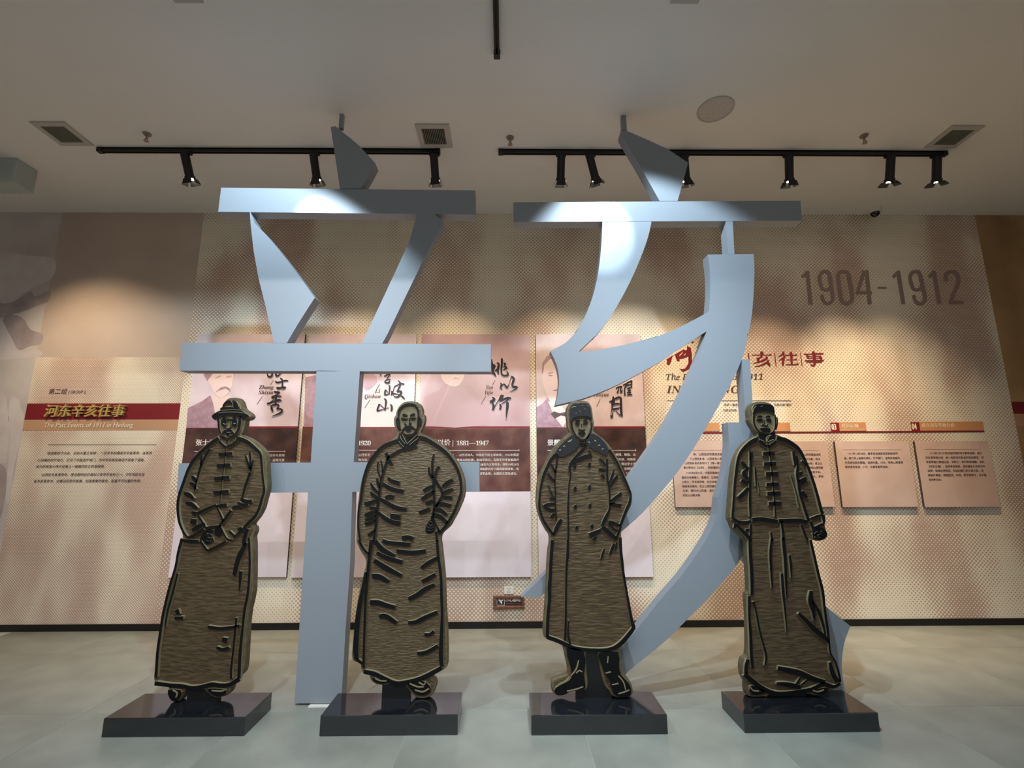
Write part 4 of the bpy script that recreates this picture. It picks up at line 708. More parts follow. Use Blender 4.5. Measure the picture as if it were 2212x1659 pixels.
raised(s2, Y, fc, [('collar', [(590, 1200), (560, 1330), (558, 1480), (640, 1580), (720, 1640), (850, 1640), (960, 1600), (1100, 1520), (1160, 1450), (1166, 1300), (1110, 1150), (1050, 1235), (880, 1335), (740, 1312), (660, 1205)])], .011)
lines(s2, Y-.011, fc, [('collar_edge', [(680, 1215, 16), (740, 1345, 18), (830, 1500, 14)]), ('collar_edge', [(1110, 1235, 16), (980, 1360, 18), (830, 1500, 14)]), ('collar_edge', [(612, 1240, 14), (655, 1370, 16), (770, 1505, 12)]), ('collar_edge', [(1152, 1330, 14), (1040, 1420, 16), (890, 1540, 12)]), ('collar_edge', [(575, 1420, 12), (640, 1510, 14), (720, 1590, 12)])], .005, TAN)
support(s2, b, Z2, 520, 742, 1080)

# ---- figure in fur hat and greatcoat
a, b, fc = fr(1120, 840, 300/1464), fr(1100, 1160, 360/1298), fr(1190, 850, 120/1659)
s3 = thing('relief_figure', 'carved bronze relief figure of a man in fur hat, double-breasted greatcoat and boots', 'sculpture', at(1280, 1507, STAT_Y), 'carved relief figures')
out = [fc(p) for p in [(555, 1150), (520, 1080), (490, 980), (480, 850), (462, 700), (456, 560), (470, 440), (510, 350), (580, 270), (680, 225), (800, 210), (950, 210), (1060, 225), (1140, 270), (1200, 350), (1232, 450), (1252, 600), (1266, 720), (1290, 840), (1300, 930), (1290, 1020), (1265, 1095), (1300, 1150)]]
out += [a(p) for p in [(835, 482), (890, 520), (940, 570), (985, 630), (1030, 700), (1072, 780), (1112, 880), (1150, 970), (1182, 1060), (1200, 1150), (1190, 1230), (1152, 1310), (1112, 1400), (1087, 1490), (1085, 1550), (1092, 1620)]]
out += [b(p) for p in [(882, 100), (895, 200), (905, 320), (925, 440), (945, 560), (970, 650), (985, 705), (952, 765), (905, 832), (868, 870), (870, 950), (882, 1030), (905, 1080), (945, 1130), (964, 1190), (958, 1235), (900, 1256), (840, 1253), (792, 1230), (775, 1195), (745, 1165), (720, 1090), (697, 980), (682, 895), (640, 888), (600, 895), (602, 1000), (610, 1090), (614, 1150), (598, 1193), (540, 1202), (470, 1215), (420, 1233), (362, 1225), (332, 1200), (328, 1145), (348, 1110), (440, 1080), (458, 1055), (440, 960), (415, 852), (390, 828), (330, 810), (282, 790), (263, 750), (268, 650), (276, 520), (285, 380), (291, 230), (300, 100)]]
out += [a(p) for p in [(322, 1620), (318, 1540), (290, 1500), (250, 1430), (215, 1350), (190, 1260), (181, 1170), (190, 1050), (202, 960), (235, 870), (272, 800), (312, 710), (370, 620), (430, 550), (490, 500), (535, 460)]]
STAT_Y = Y = foot_y(out, Z3)
plate(s3, out, STAT_Y, Z3+.0005, 'field1')
raised(s3, STAT_Y, fc, [('face', [(660, 800), (800, 730), (1050, 720), (1170, 780), (1175, 1000), (1130, 1160), (1040, 1320), (920, 1380), (820, 1320), (720, 1200), (670, 1060), (640, 900)])], .003, [MT['face'], MT['face']])
lines(s3, Y, a, [[(395, 680, 28), (340, 740, 30), (300, 820, 28), (265, 900, 28), (240, 1000, 26), (225, 1100, 24), (218, 1190, 26), (220, 1260, 30), (250, 1360, 32), (290, 1430, 32), (340, 1500, 30), (366, 1535, 22)], [(405, 690, 20), (400, 790, 26), (385, 880, 20), (380, 980, 20), (385, 1090, 18), (385, 1200, 18), (390, 1300, 22), (395, 1375, 20)],
    ('pocket_edge', [(448, 1372, 34), (420, 1420, 48), (390, 1480, 44), (368, 1535, 28)]), [(950, 640, 26), (990, 700, 26), (1040, 790, 26), (1080, 880, 26), (1120, 970, 26), (1150, 1040, 28), (1175, 1110, 28), (1165, 1190, 30), (1130, 1270, 30), (1100, 1350, 32), (1075, 1420, 32), (1058, 1442, 20)],
    [(925, 740, 24), (930, 830, 28), (930, 940, 24), (950, 1050, 24), (955, 1150, 22), (955, 1260, 26), (930, 1320, 34), (900, 1380, 38), (878, 1432, 30)], ('coat_edge', [(712, 598, 30), (650, 660, 32), (590, 730, 34), (545, 790, 34), (535, 850, 30), (545, 900, 22), (530, 1000, 18), (525, 1100, 18), (520, 1240, 26), (520, 1350, 20), (522, 1500, 24), (518, 1600, 18)]),
    ('lapel', [(565, 772, 44), (650, 732, 44), (730, 706, 44), (770, 712, 30)]), ('lapel', [(738, 645, 12), (758, 695, 16)]),
    *[('sleeve_fold', s) for s in ([(848, 733, 20), (885, 770, 28), (912, 802, 20)], [(842, 845, 26), (914, 856, 26)], [(868, 900, 26), (897, 934, 28)], [(997, 856, 20), (980, 920, 26), (953, 985, 20)], [(1038, 912, 26), (1000, 960, 32), (958, 1024, 22)], [(1078, 1098, 34), (1020, 1140, 34), (962, 1182, 24)], [(958, 1215, 34), (1020, 1220, 38), (1078, 1226, 38)], [(1012, 1188, 22), (968, 1212, 28)], [(343, 793, 18), (365, 840, 28), (387, 885, 20)], [(308, 888, 22), (340, 940, 34), (378, 968, 22)], [(313, 1012, 8), (340, 1090, 18), (378, 1165, 12)], [(262, 1240, 40), (310, 1214, 36), (378, 1208, 30)], [(276, 1242, 28), (330, 1272, 40), (378, 1268, 26)], [(343, 1352, 40), (372, 1308, 26)], [(328, 1148, 28), (368, 1160, 18)])],
    ('cuff_edge', [(942, 1398, 40), (1000, 1410, 38), (1064, 1442, 32)]), ('cuff_edge', [(876, 1448, 56), (950, 1512, 56), (1030, 1584, 46)]), ('cuff_edge', [(1072, 1448, 28), (1050, 1505, 28), (1020, 1575, 22)]), ('cuff_edge', [(948, 1422, 22), (1000, 1472, 22), (1052, 1492, 22)]), ('pocket_fold', [(743, 1540, 54), (800, 1516, 54), (862, 1484, 34)]), ('pocket_fold', [(786, 1585, 44), (812, 1555, 30)])])
for x, y in ((590, 815), (745, 800), (595, 1050), (745, 1035), (597, 1240), (750, 1230), (612, 1460), (772, 1445)):
    raised(s3, Y, a, [('coat_button', [(x+19*math.cos(t), y+25*math.sin(t)) for t in [2*PI*i/10 for i in range(10)]])], .014, sm=1)
raised(s3, Y, a, [('fur_collar', [(575, 482), (520, 512), (470, 560), (430, 602), (393, 650), (405, 702), (460, 718), (530, 688), (602, 642), (642, 582), (602, 530)]), ('fur_collar', [(766, 470), (722, 500), (708, 550), (730, 602), (790, 642), (850, 672), (925, 703), (942, 622), (882, 540), (822, 490)])], mats=[MT['fur'], MT['edge']])
lines(s3, Y-H, a, [('fur_tuft', s) for s in ([(520, 560, 12), (550, 545, 16), (560, 530, 8)], [(470, 610, 10), (490, 600, 14)], [(430, 650, 10), (445, 640, 16)], [(800, 540, 12), (820, 555, 12)], [(840, 600, 10), (860, 590, 14)], [(735, 555, 10), (750, 570, 12)], [(880, 640, 10), (895, 625, 12)])], .003, TAN)
lines(s3, Y, b, [[(335, 20, 32), (325, 150, 30), (318, 300, 30), (312, 370, 34), (312, 480, 28), (300, 600, 28), (294, 770, 30)], ('coat_edge', [(455, 20, 22), (452, 150, 26), (445, 200, 22), (440, 400, 18), (438, 600, 18), (432, 790, 20)]), [(860, 0, 26), (865, 100, 26), (880, 250, 24), (905, 400, 22), (930, 540, 24), (950, 650, 28), (966, 700, 34)],
    ('hem_line', [(292, 772, 38), (370, 800, 38), (430, 826, 38), (500, 856, 34), (600, 870, 32), (720, 874, 32), (800, 860, 34), (860, 825, 40), (920, 762, 40), (968, 696, 34)]), ('coat_vent', [(460, 645, 10), (455, 740, 16), (472, 830, 18)]), *[('coat_fold', s) for s in ([(736, 88, 14), (722, 130, 18), (709, 172, 10)], [(812, 48, 22), (795, 90, 24), (778, 132, 12)], [(832, 38, 18), (822, 95, 12)])]])
raised(s3, Y, b, [('boot', [(440, 852), (575, 882), (590, 1000), (576, 1060), (592, 1150), (572, 1182), (470, 1192), (440, 1216), (380, 1226), (350, 1202), (360, 1162), (440, 1122), (480, 1082), (470, 990)]), ('boot', [(692, 892), (842, 882), (852, 1000), (866, 1060), (922, 1122), (946, 1182), (932, 1232), (860, 1242), (802, 1202), (772, 1102), (742, 1062), (702, 960)])])
lines(s3, Y-H, b, [('boot_crease', s) for s in ([(540, 960, 9), (520, 1030, 12), (480, 1080, 8)], [(520, 1060, 8), (545, 1040, 10), (570, 1050, 8)], [(380, 1150, 9), (440, 1120, 11), (470, 1085, 8)], [(450, 1200, 8), (520, 1185, 10), (575, 1165, 8)], [(770, 930, 8), (765, 980, 10)], [(850, 1080, 9), (890, 1130, 11), (905, 1190, 8)], [(800, 1150, 8), (850, 1140, 10)], [(850, 1220, 9), (900, 1205, 10), (935, 1190, 8)], [(750, 1060, 8), (790, 1050, 10)])], .004, TAN)
raised(s3, Y, fc, [('fur_hat', [(560, 425), (620, 342), (700, 302), (850, 296), (1000, 292), (1120, 332), (1170, 432), (1200, 600), (1216, 702), (1200, 782), (1050, 702), (850, 692), (700, 722), (640, 820), (572, 832), (550, 702), (555, 552)])], mats=[MT['fur'], MT['edge']])
lines(s3, Y-H, fc, [('fur_tuft', s) for s in ([(620, 440, 16), (670, 395, 24), (750, 400, 14)], [(840, 540, 14), (880, 525, 24)], [(730, 590, 16), (770, 600, 20)], [(1000, 460, 14), (1040, 470, 22)], [(940, 340, 14), (950, 380, 18)], [(1080, 360, 12), (1120, 390, 18)])], .004, TAN)
lines(s3, Y, fc, [('hat_edge', [(640, 790, 44), (760, 726, 54), (880, 708, 60), (1050, 712, 60), (1195, 764, 54)]), ('ear', [(605, 880, 54), (612, 980, 54), (645, 1100, 46)]), ('ear', [(1208, 880, 44), (1212, 980, 54), (1180, 1100, 44)]), ('jaw_line', [(660, 1090, 24), (690, 1160, 34), (740, 1270, 54), (830, 1352, 66), (920, 1402, 66), (1030, 1362, 66), (1112, 1270, 54), (1160, 1150, 40)]),
    ('nose_line', [(903, 915, 34), (915, 985, 18)]), ('nose_line', [(822, 1060, 40), (860, 1102, 50), (980, 1102, 50), (988, 1060, 28)]), ('collar_edge', [(825, 1448, 44), (880, 1500, 54), (925, 1482, 30)]), ('collar_edge', [(1045, 1448, 34), (960, 1500, 44), (915, 1490, 30)]), ('collar_edge', [(870, 1550, 40), (960, 1560, 44), (1048, 1540, 40)])])
raised(s3, Y, fc, [('eyebrow', [(718, 830), (740, 788), (852, 788), (856, 842), (760, 852)]), ('eyebrow', [(948, 820), (1010, 768), (1078, 780), (1060, 822), (970, 842)]), ('eye', [(708, 880), (760, 858), (840, 880), (852, 932), (800, 972), (730, 920)]), ('eye', [(948, 900), (1010, 860), (1098, 850), (1080, 912), (1000, 937), (960, 932)]), ('mouth', [(798, 1182), (850, 1150), (900, 1160), (960, 1150), (1032, 1182), (990, 1232), (940, 1282), (870, 1262)])])
support(s3, b, Z3, 522, 795, 870)

# ---- figure in short jacket and long skirt
a, b, fc = fr(1520, 840, 300/1464), fr(1520, 1160, 400/1443), fr(1590, 850, 120/1659)
s4 = thing('relief_figure', 'carved bronze relief figure of a bareheaded man in short jacket over long skirt', 'sculpture', at(1705, 1507, STAT_Y), 'carved relief figures')
out = [fc(p) for p in [(560, 1130), (480, 1000), (412, 885), (378, 790), (385, 720), (376, 640), (371, 520), (386, 420), (430, 332), (520, 272), (640, 245), (780, 240), (900, 255), (1000, 280), (1080, 332), (1130, 420), (1150, 540), (1170, 660), (1213, 740), (1228, 830), (1215, 940), (1190, 1040), (1166, 1150), (1162, 1200)]]
out += [a(p) for p in [(805, 490), (870, 528), (940, 578), (1010, 640), (1050, 718), (1092, 810), (1132, 900), (1162, 990), (1192, 1080), (1218, 1180), (1247, 1280), (1275, 1340), (1276, 1400), (1292, 1480), (1308, 1530), (1290, 1580), (1240, 1603), (1180, 1600), (1132, 1585)]]
out += [b(p) for p in [(842, 60), (870, 200), (905, 340), (936, 480), (952, 600), (962, 720), (968, 810), (990, 900), (1022, 970), (1046, 1080), (1058, 1130), (1040, 1170), (970, 1212), (900, 1225), (860, 1238), (780, 1216), (700, 1226), (600, 1216), (520, 1228), (480, 1246), (400, 1250), (347, 1240), (328, 1190), (330, 1140), (302, 1085), (296, 1000), (310, 950), (340, 925), (346, 800), (341, 600), (332, 480), (337, 440), (350, 420), (346, 300), (336, 150)]]
out += [a(p) for p in [(455, 1620), (430, 1590), (370, 1530), (312, 1475), (288, 1415), (264, 1362), (268, 1300), (275, 1200), (286, 1050), (300, 900), (320, 780), (346, 700), (390, 620), (450, 558), (520, 513), (565, 488)]]
STAT_Y = Y = foot_y(out, Z4)
plate(s4, out, STAT_Y, Z4+.0005, 'field1')
raised(s4, STAT_Y, fc, [('face', [(520, 640), (620, 590), (850, 555), (1040, 620), (1100, 660), (1115, 850), (1100, 1020), (1030, 1140), (850, 1195), (700, 1150), (600, 1040), (530, 900)])], .003, [MT['face'], MT['face']])
lines(s4, Y, a, [[(560, 525, 44), (490, 560, 48), (420, 620, 44), (370, 690, 38), (345, 770, 34), (330, 870, 30), (315, 1000, 28), (305, 1150, 26), (295, 1280, 26), (290, 1360, 28)], ('jacket_hem', [(290, 1365, 34), (350, 1396, 38), (420, 1407, 38), (482, 1390, 30)]), [(755, 522, 48), (830, 537, 56), (900, 572, 56), (970, 622, 50), (1010, 672, 40), (1050, 750, 34), (1090, 840, 34), (1130, 950, 34), (1165, 1060, 34), (1195, 1170, 36), (1220, 1270, 38), (1238, 1318, 36)],
    ('cuff_edge', [(1108, 1367, 22), (1170, 1342, 26), (1224, 1325, 22)]), [(1240, 1325, 44), (1252, 1400, 32), (1235, 1436, 20)], [(1108, 1395, 40), (1130, 1450, 34), (1140, 1490, 30)], ('wrist_line', [(1148, 1462, 26), (1234, 1420, 26)]), [(495, 668, 30), (485, 750, 34), (478, 900, 32), (475, 1050, 28), (475, 1200, 28), (480, 1345, 24)], [(474, 658, 20), (477, 760, 18)],
    *[('sleeve_fold', s) for s in ([(383, 765, 22), (410, 800, 48), (444, 832, 30)], [(462, 828, 28), (410, 880, 42), (425, 920, 56), (458, 952, 28)], [(383, 965, 32), (430, 988, 50), (467, 970, 24)], [(458, 1043, 40), (420, 1090, 50), (356, 1150, 48)], [(988, 900, 48), (1028, 880, 30)], [(1000, 990, 76), (1042, 960, 66), (1064, 938, 40)], [(1018, 1080, 36), (1050, 1122, 44), (1078, 1142, 18)], [(1020, 758, 22), (1062, 812, 20)])],
    [(930, 658, 30), (940, 720, 38), (952, 805, 30)], [(965, 708, 24), (975, 800, 28), (970, 900, 34), (985, 990, 38), (1000, 1100, 34), (1030, 1200, 32), (1060, 1300, 34), (1092, 1392, 34)], [(530, 823, 16), (535, 920, 20), (541, 1025, 12)], [(560, 983, 9), (575, 1103, 7)], [(905, 918, 9), (950, 1060, 11), (990, 1255, 7)],
    *[('frog_button', [(x0, y+6, 48), ((x0+x1)/2, y+3, 52), (x1, y, 48)]) for x0, x1, y in ((613, 733, 680), (622, 748, 788), (642, 773, 893), (648, 778, 1003), (657, 793, 1098), (672, 803, 1203))],
    ('front_seam', [(660, 570, 16), (685, 700, 13), (705, 870, 13), (715, 1000, 13), (730, 1150, 15), (742, 1345, 18)]), ('jacket_hem', [(498, 1375, 48), (600, 1372, 54), (700, 1387, 54), (765, 1398, 44)]), ('jacket_hem', [(775, 1390, 48), (900, 1387, 54), (1000, 1387, 54), (1075, 1402, 42)]),
    ('hand_line', [(328, 1428, 34), (400, 1500, 38), (470, 1572, 42), (488, 1600, 30)]), ('hand_line', [(428, 1482, 26), (468, 1480, 28)]), ('hand_line', [(322, 1420, 34), (312, 1462, 24)]), [(485, 1420, 28), (480, 1560, 28)], ('skirt_fold', [(695, 1508, 24), (710, 1600, 28)]), ('skirt_fold', [(805, 1388, 30), (820, 1500, 30), (830, 1600, 28)]), ('skirt_fold', [(1010, 1428, 20), (1050, 1530, 28), (1082, 1595, 24)])])
raised(s4, Y, a, [('fist', [(1140, 1482), (1200, 1452), (1260, 1472), (1294, 1530), (1270, 1578), (1200, 1590), (1142, 1570)])], .011)
lines(s4, Y-.011, a, [('finger', s) for s in ([(1165, 1530, 14), (1195, 1510, 18), (1225, 1515, 12)], [(1200, 1550, 14), (1230, 1535, 18), (1262, 1545, 12)], [(1170, 1560, 14), (1200, 1570, 14), (1235, 1565, 12)], [(1235, 1500, 12), (1262, 1515, 14)], [(1150, 1500, 12), (1175, 1490, 14)])], .006, [MT['ink'], MT['edge']])
lines(s4, Y, b, [[(350, 20, 28), (355, 150, 30), (365, 300, 30), (366, 445, 26)], [(345, 455, 26), (345, 600, 22), (355, 750, 26), (360, 900, 28), (372, 1015, 26)], *[('skirt_fold', s) for s in ([(520, 10, 20), (510, 120, 24), (515, 250, 22), (523, 395, 10)], [(605, 0, 22), (615, 80, 30), (625, 200, 26), (630, 350, 22), (636, 475, 8)], [(657, 138, 18), (668, 210, 22), (671, 315, 8)], [(598, 278, 20), (605, 400, 22), (620, 550, 16), (636, 740, 6)], [(375, 498, 24), (395, 560, 16), (425, 720, 18), (460, 850, 18), (477, 930, 20), (464, 995, 12)], [(826, 415, 30), (820, 490, 48), (840, 560, 40), (850, 645, 14)], [(832, 490, 20), (880, 570, 28), (910, 650, 24), (932, 745, 16)], [(726, 588, 24), (790, 650, 38), (850, 712, 46), (930, 777, 42), (958, 812, 24)], [(566, 1012, 36), (650, 1032, 50), (740, 1052, 50), (830, 1092, 46), (935, 1122, 36)], [(556, 1132, 22), (620, 1138, 42), (700, 1152, 44), (745, 1162, 34)], [(742, 1083, 16), (708, 1142, 20)], [(802, 1098, 14), (748, 1142, 14)], [(970, 968, 24), (990, 1050, 44), (1030, 1122, 42)])],
    [(820, 20, 24), (850, 150, 24), (885, 300, 24), (915, 420, 26), (930, 560, 22), (950, 700, 24), (962, 800, 20), (975, 900, 16), (1010, 960, 16), (1040, 1060, 20), (1048, 1122, 24)], ('hem_line', [(308, 1058, 44), (370, 1112, 44), (450, 1172, 44), (540, 1208, 40), (640, 1208, 38), (740, 1194, 38), (830, 1178, 38), (920, 1134, 34), (1000, 1158, 30), (1048, 1130, 30)]), [(336, 945, 28), (322, 990, 32), (318, 1055, 32)]])
raised(s4, Y, b, [('shoe', [(345, 1152), (400, 1150), (470, 1190), (430, 1218), (362, 1216)]), ('shoe', [(832, 1190), (930, 1160), (960, 1182), (938, 1208), (880, 1216)])])
lines(s4, Y-H, b, [('shoe_seam', [(360, 1165, 9), (385, 1195, 11), (430, 1200, 9)]), ('shoe_seam', [(850, 1195, 9), (890, 1205, 11), (935, 1190, 9)])], .004, TAN)
raised(s4, Y, fc, [('hair', [(462, 602), (450, 482), (480, 382), (560, 336), (700, 320), (900, 325), (1020, 345), (1090, 412), (1112, 520), (1112, 642), (1060, 622), (980, 562), (850, 547), (720, 552), (600, 582), (530, 612), (520, 702), (472, 702)])])
lines(s4, Y-H, fc, [('hair_lock', [(495, 580, 14), (505, 510, 20), (545, 420, 18), (600, 380, 12)]), ('hair_lock', [(740, 395, 10), (790, 370, 14)])], .004, TAN)
lines(s4, Y, fc, [('jaw_line', [(490, 690, 64), (490, 850, 54), (530, 980, 54), (600, 1092, 64), (700, 1175, 44), (850, 1215, 44), (1000, 1195, 44), (1092, 1112, 44), (1130, 1000, 54), (1140, 850, 54), (1122, 640, 44)]), ('ear', [(1180, 718, 32), (1200, 830, 34), (1180, 960, 44), (1150, 1085, 46)]), ('nose_line', [(785, 768, 20), (800, 850, 34), (822, 905, 20)]), ('nose_line', [(738, 930, 54), (790, 972, 64), (860, 982, 54), (914, 928, 50)])])
raised(s4, Y, fc, [('eyebrow', [(588, 702), (640, 664), (752, 668), (758, 738), (690, 722), (640, 716)]), ('eyebrow', [(846, 692), (900, 658), (982, 668), (1000, 735), (930, 722), (860, 722)]), ('eye', [(578, 785), (640, 752), (762, 768), (772, 832), (740, 857), (640, 842)]), ('eye', [(858, 778), (900, 752), (1010, 756), (1037, 867), (950, 862), (890, 822)]), ('mouth', [(688, 1042), (760, 1020), (820, 1030), (940, 1040), (987, 1050), (1002, 1142), (900, 1162), (850, 1182), (780, 1162), (720, 1112)]),
    ('collar', [(640, 1192), (760, 1235), (900, 1235), (1010, 1215), (1100, 1150), (1152, 1180), (1132, 1332), (1100, 1382), (950, 1452), (850, 1442), (700, 1372), (640, 1292)])], .012)
lines(s4, Y-.012, fc, [('collar_edge', [(1010, 1235, 16), (920, 1292, 18), (892, 1400, 18), (905, 1450, 14)]), ('collar_edge', [(1050, 1240, 10), (960, 1310, 12), (935, 1420, 12)]), ('collar_edge', [(690, 1355, 14), (770, 1400, 16), (855, 1438, 12)]), ('collar_edge', [(940, 1445, 14), (1040, 1400, 18), (1120, 1365, 12)]), ('lip', [(700, 1030, 12), (800, 1015, 16), (860, 1010, 10)])], .005, TAN)
lines(s4, Y, fc, [('collar_edge', [(640, 1405, 90), (750, 1502, 104), (900, 1600, 90)]), ('collar_edge', [(1155, 1422, 84), (1050, 1512, 94), (920, 1590, 84)])])
support(s4, b, Z4, 520, 800, 1150)

# ------------------------------------------------------------------ ceiling tracks and spotlights
TY = onz(1106, 321, CEIL).y+.02
RZ = CEIL-.038
def track(label, p0, p1, w=.036):
    t = thing('lighting_track', label, 'track', ((p0[0]+p1[0])/2, (p0[1]+p1[1])/2, CEIL))
    dx = abs(p1[0]-p0[0]) > abs(p1[1]-p0[1])
    a = (min(p0[0], p1[0])-(0 if dx else w/2), min(p0[1], p1[1])-(w/2 if dx else 0), RZ)
    b_ = (max(p0[0], p1[0])+(0 if dx else w/2), max(p0[1], p1[1])+(w/2 if dx else 0), CEIL-.0005)
    mb = MB(); x0, y0, z0 = a; x1, y1, z1 = b_
    if dx:                                     # open channel seen from below
        mb.box((x0, y0, z0), (x1, y0+.011, z1)).box((x0, y1-.011, z0), (x1, y1, z1)).box((x0, y0, z1-.012), (x1, y1, z1))
    else:
        mb.box((x0, y0, z0), (x0+.011, y1, z1)).box((x1-.011, y0, z0), (x1, y1, z1)).box((x0, y0, z1-.012), (x1, y1, z1))
    mb.build('rail', MT['black'], t)
    for q in (p0, p1):
        s = .022; MB().box((q[0]-s, q[1]-s, RZ-.003), (q[0]+s, q[1]+s, CEIL-.0005)).build('end_cap', MT['black'], t)
tx0, tx1 = onz(219, 321, CEIL).x, onz(946, 325, CEIL).x
track('long black lighting track across the ceiling, left one', (tx0, TY), (tx1, TY))
ux0, ux1 = onz(1082, 327, CEIL).x, onz(2038, 328, CEIL).x
track('long black lighting track across the ceiling, right one', (ux0, TY), (ux1, TY))
ce = onz(1073.5, 112, CEIL)
track('black lighting track that runs towards the viewer at the top of the picture', (ce.x, .3), (ce.x, ce.y))

def track_spot(label, u, target, flare=.35, power=155, ang=64, lit=True, col=WARM):
    px = onz(u, 322, CEIL).x
    P = Vector((px, TY, RZ-.062)); T = at(*target, WALL); d = (T-P).normalized()
    t = thing('track_spotlight', label, 'spotlight', (px, TY, RZ), 'spotlights on the ceiling tracks')
    MB().box((px-.045, TY-.016, RZ-.022), (px+.045, TY+.016, RZ+.006)).cyl((px, TY, RZ-.02), (px, TY, RZ-.05), .011, n=10).build('adapter', MT['black'], t)
    A, B = P-d*.035, P+d*.155
    MB().cyl(A, B, .036, n=20).cyl(A-d*.012, A, .026, .036, n=20).cyl(B, B+d*.022, .043, n=20).build('lamp_body', MT['black'], t)
    MB().cyl(B+d*.0225, B+d*.0245, .033, n=20).build('lens', MT['lens'] if lit else MT['black'], t)
    s = d.orthogonal().normalized(); s = Vector((1, 0, 0)) - d*d.x; s.normalize(); up = d.cross(s)
    C = B+d*.022
    for e, f in ((s, up), (-s, up), (up, s), (-up, s)):
        r, L = .044, .05
        q0, q1 = C+e*r-f*.036, C+e*r+f*.036; o = (d+e*flare).normalized()*L
        q2, q3 = q1+o+f*.008, q0+o-f*.008; n = e.cross(d).cross(o).normalized()*.0015 if False else e*.0015
        v = [q0, q1, q2, q3, q0+n, q1+n, q2+n, q3+n]
        obj('barn_door', v, [(3, 2, 1, 0), (4, 5, 6, 7), (0, 1, 5, 4), (1, 2, 6, 5), (2, 3, 7, 6), (3, 0, 4, 7)], MT['black'], t)
    if lit:
        lamp('wall_beam', 'SPOT', C+d*.058, T, power, col, .03, ang, 1.0)
L_ = 'black track spotlight, '
track_spot(L_+'leftmost on the left ceiling track', 405, (575, 1120), power=172)
track_spot(L_+'middle of the left ceiling track', 680, (775, 1030))
track_spot(L_+'at the right end of the left ceiling track', 938, (985, 1030))
track_spot(L_+'first from the left on the right ceiling track, hanging straight', 1212, (1195, 1030))
track_spot(L_+'tilted to the right, second on the right ceiling track', 1276, (1450, 1020), flare=.5, power=160)
track_spot(L_+'half hidden behind the top of the right big character', 1479, (1540, 1120), power=165)
track_spot(L_+'fourth on the right ceiling track, right of the right big character', 1706, (1720, 1120), power=215)
track_spot(L_+'second from the right end, doors spread wide', 1927, (1880, 1120), flare=1.1, power=235)
track_spot(L_+'last at the right end, doors spread wide', 2028, (2010, 1120), flare=1.1, power=120)

# ------------------------------------------------------------------ air vents, sprinklers, speaker, camera, box
def vent(label, c0, c1, n=13):
    """c0, c1: opposite outer corners on the ceiling"""
    x0, x1 = sorted((c0[0], c1[0])); y0, y1 = sorted((c0[1], c1[1]))
    t = thing('air_vent', label, 'vent', ((x0+x1)/2, (y0+y1)/2, CEIL), 'ceiling air vents')
    w, z = .045, CEIL-.012
    MB().box((x0, y0, z), (x1, y0+w, CEIL-.0004)).box((x0, y1-w, z), (x1, y1, CEIL-.0004)).box((x0, y0+w, z), (x0+w, y1-w, CEIL-.0004)).box((x1-w, y0+w, z), (x1, y1-w, CEIL-.0004)).build('frame', MT['vent'], t)
    MB().box((x0+w, y0+w, CEIL-.002), (x1-w, y1-w, CEIL-.0004)).build('dark_opening', MT['ventdark'], t)
    for i in range(n):
        x = x0+w+(x1-x0-2*w)*(i+.5)/n
        MB().box((x-.0035, y0+w, CEIL-.011), (x+.0035, y1-w, CEIL-.0021)).build('slat', MT['slat'], t)
def rectz(us): 
    P = [onz(u, v, CEIL) for u, v in us]
    return (sum(p.x for p in P[:2])/2, sum(p.y for p in (P[0], P[2]))/2), (sum(p.x for p in P[2:])/2, sum(p.y for p in (P[1], P[3]))/2)
q = [onz(u, v, CEIL) for u, v in ((63, 262), (140, 262), (203, 313), (130, 311))]
vent('ceiling air vent at the far left, above the group heading panel', ((q[0].x+q[3].x)/2, q[0].y), ((q[1].x+q[2].x)/2, q[2].y))
q = [onz(u, v, CEIL) for u, v in ((897, 267), (973, 267), (974, 317), (908, 317))]
vent('ceiling air vent near the middle, right of the left big character top', ((q[0].x+q[3].x)/2, q[0].y), ((q[1].x+q[2].x)/2, min(q[2].y, TY-.03)))
q = [onz(u, v, CEIL) for u, v in ((2055, 270), (2127, 270), (2064, 318), (1993, 320))]
vent('ceiling air vent at the far right, beside the end of the right track', ((q[0].x+q[3].x)/2, q[0].y), ((q[1].x+q[2].x)/2, min(q[2].y, TY-.03)))
for u0, u1, v, lab in ((378, 440, 3, 'ceiling air vent just showing at the top edge, left of the middle track'), (1447, 1508, 4.5, 'ceiling air vent just showing at the top edge, right of the middle track')):
    a_, b_ = onz(u0, v, CEIL), onz(u1, v, CEIL)
    vent(lab, (a_.x, a_.y-.22), (b_.x, a_.y))
def sprinkler(label, u, v):
    p = onz(u, v, CEIL); t = thing('sprinkler', label, 'sprinkler', p, 'ceiling sprinklers')
    MB().cyl(p-Vector((0, 0, .0005)), p-Vector((0, 0, .012)), .034, .03, 20).build('escutcheon', MT['brass'], t)
    MB().cyl(p-Vector((0, 0, .012)), p-Vector((0, 0, .045)), .009, .007, 10).cyl(p-Vector((-.010, 0, .045)), p-Vector((-.010, 0, .07)), .003, n=6).cyl(p-Vector((.010, 0, .045)), p-Vector((.010, 0, .07)), .003, n=6).box(p+Vector((-.013, -.004, -.049)), p+Vector((.013, .004, -.044))).build('nozzle', MT['brass'], t)
    MB().cyl(p-Vector((0, 0, .069)), p-Vector((0, 0, .072)), .02, n=14).build('deflector', MT['brass'], t)
sprinkler('small metal ceiling sprinkler near the left vent', 318, 289)
sprinkler('small metal ceiling sprinkler above the gap between the two tracks', 1102, 297)
sprinkler('small metal ceiling sprinkler near the right vent', 1866, 293)
p = onz(1545, 236, CEIL); rr = (onz(1582, 236, CEIL).x-onz(1506, 236, CEIL).x)/2
t = thing('ceiling_speaker', 'round flat speaker set in the ceiling above the right track', 'speaker', p)
ring = MB(); N_ = 40
